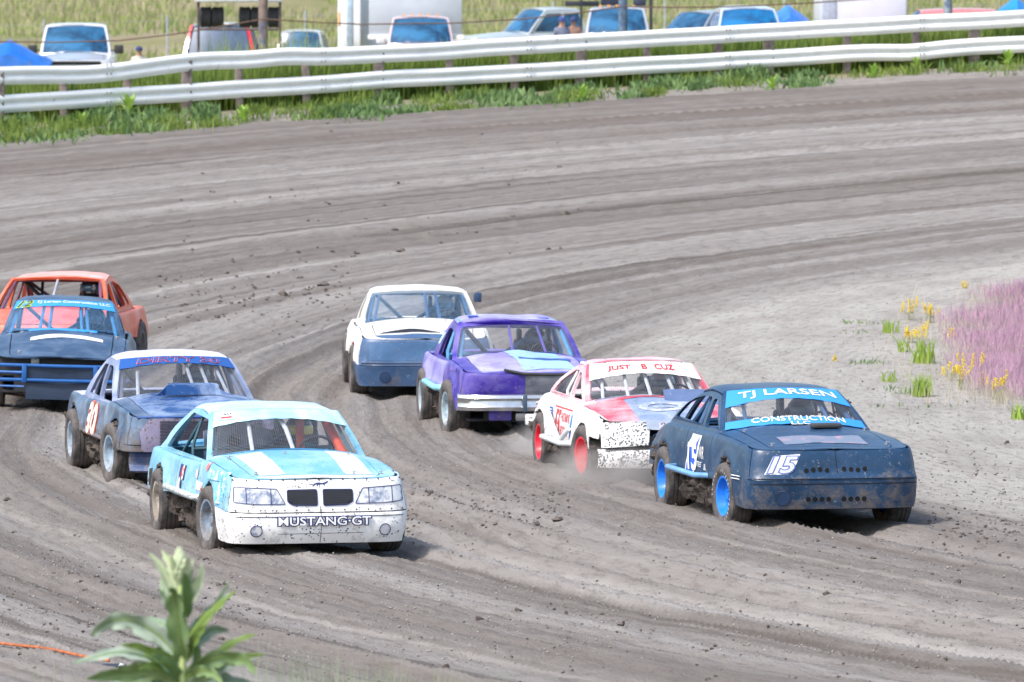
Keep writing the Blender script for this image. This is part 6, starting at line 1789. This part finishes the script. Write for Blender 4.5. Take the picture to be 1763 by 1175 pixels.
# poles and the cable
def pole(px, yd, r, h, label, col):
    s = FPX / yd; x = (px - 881.5) / s; z = ground_z(x, yd); rd = random.Random(px)
    root = empty('utility_pole', (x, yd, z), (0, 0, 0), label, 'pole')
    mt = plain('pole_%d' % px, col, .85, 0, .55, .012, 5, .1)
    nt = mt.node_tree; tc = N(nt, 'ShaderNodeTexCoord').outputs['Object']; b = nt.nodes['Principled BSDF']
    c = mixc(nt, ramp(nt, noise_n(nt, tc, 3.2, 4), [(.52, 0.0), (.6, .8)]), b.inputs['Base Color'].links[0].from_socket, (.07, .13, .26)); nt.links.new(c, b.inputs['Base Color'])
    m = MB(); m.tube([(0, 0, -.3), (.01, 0, h * .5), (0, 0, h)], [r, r * .93, r * .82], 16); m.build('shaft', mt, root)
    m = MB(); m.tube([(-.08, -r - .01, 2.5), (.08, -r - .01, 2.5)], .02, 6); m.build('cable_bracket', iron, root)
    return root
pole(453, 168, .105, 7.5, 'weathered brown wooden utility pole in front of the tyre rack', (.26, .20, .18))
pole(1072, 168, .10, 7.5, 'blue grey utility pole in front of the pickup with the rack', (.15, .21, .30))
pole(1631, 168, .095, 7.5, 'pale grey utility pole in front of the faded red car', (.34, .38, .44))
m = MB(); s = FPX / 167.8
pts = [(-120, 66), (0, 72), (100, 73), (205, 70), (300, 59), (380, 46), (453, 33), (520, 37), (620, 42), (780, 40), (900, 33), (1000, 22), (1072, 11), (1150, 13), (1250, 12), (1400, 5), (1520, -4), (1631, -14), (1800, -20)]
m.tube([((a - 881.5) / s, 167.8, CAMH - (b_ - HOR) / s) for a, b_ in pts], .017, 6)
o = m.build('cable', plain('cable_brown', (.12, .07, .05), .7), None); tag(o, 'dark brown cable sagging between the poles behind the guard rail', 'cable')

# field fence
fx = [77, 289, 526, 740, 953, 1145, 1350, 1560]; s = FPX / 228
root = empty('wire_fence', ((881 - 881.5) / s, 228, ground_z(0, 228)), (0, 0, 0), 'thin grey metal posts of a wire fence across the meadow', 'fence')
for q in fx:
    x = (q - 881.5) / s; z = ground_z(x, 228) - root.location.z
    MB().tube([(x, 0, z - .2), (x, 0, z + 1.75)], .032, 6).build('post', plain('fence_post', (.42, .46, .52), .5, .4), root)
m = MB()
for zz in (.4, .8, 1.2, 1.6):
    m.tube([((q - 881.5) / s, 0, ground_z((q - 881.5) / s, 228) - root.location.z + zz) for q in [-100] + fx + [1860]], .005, 4)
m.build('wire', plain('fence_wire', (.35, .35, .37), .5, .5), root)

# people by the vehicles
def standing_person(px, yd, h, label, shirt, cap, yaw=0):
    J = {'pel': (0, 0, .95, .13), 'che': (0, 0, 1.30, .155), 'neck': (0, 0, 1.47, .055), 'head': (0, -.02, 1.60, .085), 'crown': (0, -.01, 1.68, .075), 'shl': (-.18, 0, 1.40, .065), 'ell': (-.24, -.02, 1.12, .042), 'wrl': (-.20, -.12, .92, .032), 'hal': (-.18, -.16, .86, .034),
         'shr': (.18, 0, 1.40, .065), 'elr': (.24, -.02, 1.12, .042), 'wrr': (.20, -.12, .92, .032), 'har': (.18, -.16, .86, .034), 'hil': (-.09, 0, .90, .09), 'knl': (-.10, -.02, .50, .06), 'anl': (-.10, .02, .09, .042), 'ftl': (-.11, -.14, .04, .04), 'hir': (.09, 0, .90, .09), 'knr': (.11, -.02, .50, .06), 'anr': (.12, .02, .09, .042), 'ftr': (.13, -.14, .04, .04)}
    E = ['pel che', 'che neck', 'neck head', 'head crown', 'che shl', 'shl ell', 'ell wrl', 'wrl hal', 'che shr', 'shr elr', 'elr wrr', 'wrr har', 'pel hil', 'hil knl', 'knl anl', 'anl ftl', 'pel hir', 'hir knr', 'knr anr', 'anr ftr']
    ks = list(J); me = bpy.data.meshes.new('body'); me.from_pydata([J[k][:3] for k in ks], [tuple(ks.index(q) for q in e.split()) for e in E], [])
    o = bpy.data.objects.new('body', me); COL.objects.link(o); o.modifiers.new('s', 'SKIN'); o.modifiers.new('d', 'SUBSURF').levels = 1
    for i, k in enumerate(ks): me.skin_vertices[0].data[i].radius = (J[k][3],) * 2
    me.skin_vertices[0].data[0].use_root = True
    dg = bpy.context.evaluated_depsgraph_get(); dg.update(); m2 = bpy.data.meshes.new_from_object(o.evaluated_get(dg)); bpy.data.objects.remove(o)
    s = FPX / yd; x = (px - 881.5) / s
    root = empty('person', (x, yd, ground_z(x, yd)), (0, 0, R(yaw)), label, 'person', None, h / 1.76)
    m2.materials.clear()
    for mt in (shirt, plain('skin', (.45, .26, .19), .6, 0, .1), plain('trousers_dark', (.05, .06, .09), .8)): m2.materials.append(mt)
    for p in m2.polygons:
        z = p.center.z; p.use_smooth = True
        p.material_index = 1 if z > 1.46 or (z < .95 and abs(p.center.x) > .17 and z > .78 and p.center.y < -.08) else (2 if z < .96 else 0)
    b = bpy.data.objects.new('body', m2); COL.objects.link(b); b.parent = root
    mb = MB(); mb.lathe([(1.62, .098), (1.68, .096), (1.72, .075), (1.745, .03), (1.747, 0)], 18, (0, -.015, 0), 'Z'); mb.bbox((0, -.13, 1.635), (.14, .12, .012), .004); mb.build('cap', cap, root)
    return root
standing_person(967, 192, 1.62, 'person in a grey blue shirt and blue cap, left one of the pair', plain('shirt_grey', (.16, .18, .26), .85), plain('cap_blue', (.04, .07, .25), .8), 20)
standing_person(988, 193, 1.60, 'person in a brown shirt and dark blue cap, right one of the pair', plain('shirt_brown', (.22, .13, .10), .85), plain('cap_navy', (.03, .05, .15), .8), -25)
standing_person(240, 176, 1.42, 'person in a pale shirt and dark cap right of the left white pickup', plain('shirt_pale', (.50, .48, .44), .85), plain('cap_navy', (.03, .05, .15), .8), 0)

# ------------------------------------------------------------------ foreground mullein, grass, rope
def fg(px, py, dy=0.0, yd=38.0):
    s = FPX / (yd + dy); return Vector(((px - 881.5) / s, yd + dy, CAMH - (py - HOR) / s))
def big_mullein():
    base = fg(322, 1260); g = ground_z(base.x, 38.0); o = Vector((base.x, 38.0, g))
    root = empty('mullein_plant', o, (0, 0, 0), 'tall woolly mullein with pale bud head, close to the camera at the bottom left', 'plant')
    z = lambda zx, zy, dy=0.0: fg(zx / 2.938, 930 + zy / 2.938, dy) - o
    mb = MB(); mb.tube([(0, 0, -.05), z(915, 700), z(925, 450), z(905, 200), z(905, 90)], [.020, .019, .016, .012, .008], 10); mb.build('stem', leaf_mat('mullein_stem', (.32, .46, .16), (.50, .60, .26), .1, 20), root)
    A = leaf_mat('mullein_leaf_green', (.12, .23, .08), (.32, .44, .22), .3, 22, .95); Bm = leaf_mat('mullein_leaf_blue', (.20, .31, .24), (.48, .56, .47), .22, 22, .95); Cm = leaf_mat('mullein_leaf_lime', (.20, .34, .07), (.38, .50, .16), .35, 22)
    Dm = leaf_mat('mullein_bud', (.42, .52, .32), (.66, .72, .50), .25, 20)
    # (points along the midrib in the enlarged crop, width in metres, depth of tip, material, curl)
    L = [([(905, 640), (830, 520), (700, 430), (590, 410), (500, 450), (452, 495)], .105, .10, Bm), ([(900, 690), (760, 610), (620, 575), (480, 600), (360, 632)], .075, -.12, Bm),
         ([(890, 720), (780, 660), (640, 680), (540, 690), (430, 712)], .10, -.05, A), ([(905, 580), (850, 520), (770, 465)], .035, .1, Cm), ([(890, 610), (790, 590), (700, 545), (605, 538)], .055, -.1, Cm),
         ([(930, 500), (1010, 410), (1090, 330), (1155, 215)], .055, .12, Bm), ([(955, 500), (1030, 410), (1110, 330), (1188, 262)], .050, -.08, Cm), ([(945, 590), (1000, 510), (1075, 460), (1155, 466)], .075, .15, Bm),
         ([(950, 660), (1080, 590), (1190, 520), (1292, 482)], .050, .10, Cm), ([(930, 700), (1040, 620), (1160, 600), (1250, 625), (1285, 690)], .085, -.12, A), ([(950, 720), (1090, 660), (1210, 620), (1330, 585)], .07, .05, Bm),
         ([(1190, 600), (1260, 590), (1335, 585)], .03, .0, Cm), ([(925, 620), (910, 520), (890, 380), (872, 275), (850, 262)], .115, -.20, A), ([(935, 400), (940, 300), (935, 215), (925, 168)], .065, -.10, A),
         ([(905, 430), (870, 370), (830, 300), (800, 250)], .05, -.04, Bm), ([(890, 330), (850, 240), (800, 130), (750, 72)], .048, .02, Dm), ([(895, 300), (880, 200), (850, 110), (812, 55)], .06, .06, Dm),
         ([(930, 350), (975, 270), (1005, 200), (1020, 125)], .055, .02, Dm), ([(925, 300), (960, 200), (972, 100)], .035, .06, Dm), ([(905, 720), (860, 660), (800, 610), (755, 598)], .085, -.16, A), ([(870, 640), (830, 590), (790, 560), (760, 575)], .05, -.02, A),
         ([(925, 720), (985, 650), (985, 560), (965, 500)], .06, -.05, A), ([(910, 740), (830, 700), (720, 640), (650, 640)], .08, .06, Bm), ([(930, 740), (1060, 700), (1120, 640), (1190, 640)], .07, -.06, Bm), ([(890, 430), (845, 330), (822, 250), (805, 200)], .045, .1, Bm)]
    L += [([(900, 760), (780, 720), (640, 735), (500, 760)], .085, .12, Bm), ([(930, 760), (1050, 730), (1170, 720), (1300, 760)], .085, .10, Bm), ([(915, 660), (870, 560), (850, 470), (835, 400)], .06, .12, Bm),
          ([(940, 620), (965, 540), (1010, 470), (1040, 430)], .055, -.15, Cm), ([(905, 540), (860, 470), (800, 420), (740, 400)], .05, .18, Bm), ([(915, 420), (895, 330), (885, 260), (892, 200)], .05, .05, Bm),
          ([(925, 380), (955, 300), (970, 240), (985, 190)], .045, .08, A), ([(905, 250), (885, 180), (870, 120), (862, 80)], .035, -.05, Dm), ([(915, 230), (935, 170), (942, 120), (945, 85)], .035, -.05, Dm), ([(900, 700), (830, 650), (760, 640), (700, 665)], .06, -.2, Cm),
          ([(940, 700), (1010, 670), (1080, 690), (1120, 740)], .06, -.2, A)]
    for k, (pts, w, td, mt) in enumerate(L):
        n = len(pts) - 1; P = []
        for i, (a, b_) in enumerate(pts): P.append(z(a, b_, td * (i / n)**.8))
        # smooth the midrib
        fine = []
        for i in range(n):
            p0, p1, p2, p3 = P[max(i - 1, 0)], P[i], P[i + 1], P[min(i + 2, n)]
            for q in range(4):
                t = q / 4; fine.append(.5 * ((2 * p1) + (p2 - p0) * t + (2 * p0 - 5 * p1 + 4 * p2 - p3) * t * t + (3 * p1 - p0 - 3 * p2 + p3) * t**3))
        fine.append(P[-1]); m = len(fine) - 1; rows = []
        for i, p in enumerate(fine):
            t = i / m; tg = (fine[min(i + 1, m)] - fine[max(i - 1, 0)]).normalized(); view = Vector((0, -1, .25))
            side = tg.cross(view); side = side.normalized() if side.length > .01 else Vector((1, 0, 0)); side = (side + Vector((0, .55 * (1 if k % 2 else -1), 0))).normalized(); nv = side.cross(tg).normalized()
            if nv.y > 0: nv = -nv
            ww = w * .5 * (math.sin(math.pi * (.06 + .94 * t)**.75)) ** .75 if t < .999 else .001; ww = max(ww, .002)
            wv = (.38 * math.sin(t * 23 + k) + .2 * math.sin(t * 51 + k * 2)) * ww
            ww *= .92
            rows.append([p - side * ww + nv * (.30 * ww + wv), p - side * ww * .6 + nv * .10 * ww, p - side * ww * .12 + nv * 0, p - nv * .0015 - nv * ww * .05, p + side * ww * .12, p + side * ww * .6 + nv * (.10 * ww), p + side * ww + nv * (.30 * ww - wv)])
        lo = MB().grid(rows).build('leaf', mt, root, merge=True, thick=.0016, sharp=70)
        v = MB(); v.tube([p + Vector((0, -.004, .001)) for p in fine], [lerp(.0045, .0012, i / m) for i in range(m + 1)], 5); v.build('midrib', Cm if mt is not Dm else Dm, lo)
    # bud head: overlapping pale woolly bracts
    for k in range(34):
        a = k * 2.4; t = k / 33; hgt = lerp(.0, .11, t); rr = .030 * math.sin(math.pi * (.25 + .7 * t)); c0 = z(905, 150)
        MB().blob(c0 + Vector((math.cos(a) * rr, math.sin(a) * rr, hgt - .03)), (.013, .013, .024), k, 6, .3).build('bud', Dm, root)
big_mullein()
fgm = blade_mat('foreground_grass', (.20, .30, .14), (.44, .50, .34), trans=.4)
def fg_grass():
    spots = [(445, 1080, 10), (500, 1110, 40), (548, 1100, 30), (600, 1130, 50), (660, 1125, 50), (700, 1150, 40), (760, 1140, 40), (820, 1150, 30), (860, 1150, 24), (20, 1135, 6), (33, 1150, 5), (88, 1100, 4), (104, 1130, 6), (132, 1125, 4), (480, 1130, 10), (225, 1150, 8), (390, 1150, 8)]
    P = []; H = []
    for px, py, n in spots:
        for k in range(n):
            yd = rng.uniform(40, 47); s = FPX / yd; x = (px + rng.normal(0, 14) - 881.5) / s; z = CAMH - (py + abs(rng.normal(0, 22)) - HOR) / s; g = ground_z(x, yd)
            P.append((x, yd, g)); H.append(max(.2, z - g))
    o = blades('foreground_grass', np.array(P), np.array(H), .007, fgm, lean=.25, segs=3); o['label'] = 'thin pale grass blades along the bottom of the picture'
fg_grass()
m = MB(); pts = []
for i in range(41):
    t = i / 40; px = lerp(-40, 186, t); q = photo_pt(px, 1119 + 36 * t**1.15 + 1.5 * math.sin(t * 9)); pts.append(q + Vector((0, 0, .07)))
tw = MB()
for ph in (0, 2.1, 4.2):
    tw.tube([p + Vector((0, math.cos(i * 1.6 + ph) * .009, math.sin(i * 1.6 + ph) * .006)) for i, p in enumerate(pts)], .008, 6)
o = tw.build('rope', plain('rope_orange', (.42, .13, .05), .8, 0, .5, .004, 14), None); tag(o, 'orange rope lying on the ground behind the mullein, bottom left', 'rope')
q = photo_pt(190, 1160); c = empty('sandbag', q, (0, 0, 0), 'black weighted bag with a white tie at the end of the orange rope', 'bag')
MB().blob((0, 0, .03), (.13, .12, .035), 3, 9, .3).build('sack', plain('bag_black', (.03, .035, .05), .6, 0, .4, .01), c); MB().blob((.08, -.08, .06), (.025, .02, .014), 5, 6, .4).build('tie', plain('tie_white', (.7, .7, .72), .6), c)

# ------------------------------------------------------------------ dust kicked up behind the leading wheels
def dust(px, py, size, dens, label, seed):
    q = photo_pt(px, py); mb = MB(); mb.blob((0, 0, 0), size, seed, 14, .0)
    o = fix_normals(mb.build('dust_cloud', None, None)); o.location = q + Vector((0, 0, size[2] * .55)); tag(o, label, None, None, 'stuff')
    mt = bpy.data.materials.new('dust%d' % seed); mt.use_nodes = True; nt = mt.node_tree; nt.nodes.clear()
    out = N(nt, 'ShaderNodeOutputMaterial'); v = N(nt, 'ShaderNodeVolumePrincipled'); v.inputs['Color'].default_value = (.86, .80, .76, 1)
    tc = N(nt, 'ShaderNodeTexCoord').outputs['Object']; mp = N(nt, 'ShaderNodeMapping'); mp.inputs['Scale'].default_value = tuple(1 / k for k in size); nt.links.new(tc, mp.inputs[0])
    ln = N(nt, 'ShaderNodeVectorMath'); ln.operation = 'LENGTH'; nt.links.new(mp.outputs[0], ln.inputs[0])
    fall = math_n(nt, 'SUBTRACT', 1.0, ln.outputs['Value'], True)
    nz = ramp(nt, noise_n(nt, tc, 2.2, 4, .6), [(.35, 0.0), (.7, 1.0)])
    nt.links.new(math_n(nt, 'MULTIPLY', math_n(nt, 'MULTIPLY', fall, nz), dens), v.inputs['Density']); nt.links.new(v.outputs[0], out.inputs['Volume'])
    o.data.materials.clear(); o.data.materials.append(mt)
dust(1062, 842, (.85, 1.7, .34), 5.0, 'thin pale dust hanging behind the front wheel of the white and red car', 1)
dust(968, 800, (.75, 1.6, .32), 3.5, 'thin dust drifting beside the rear wheel of the white and red car', 2)
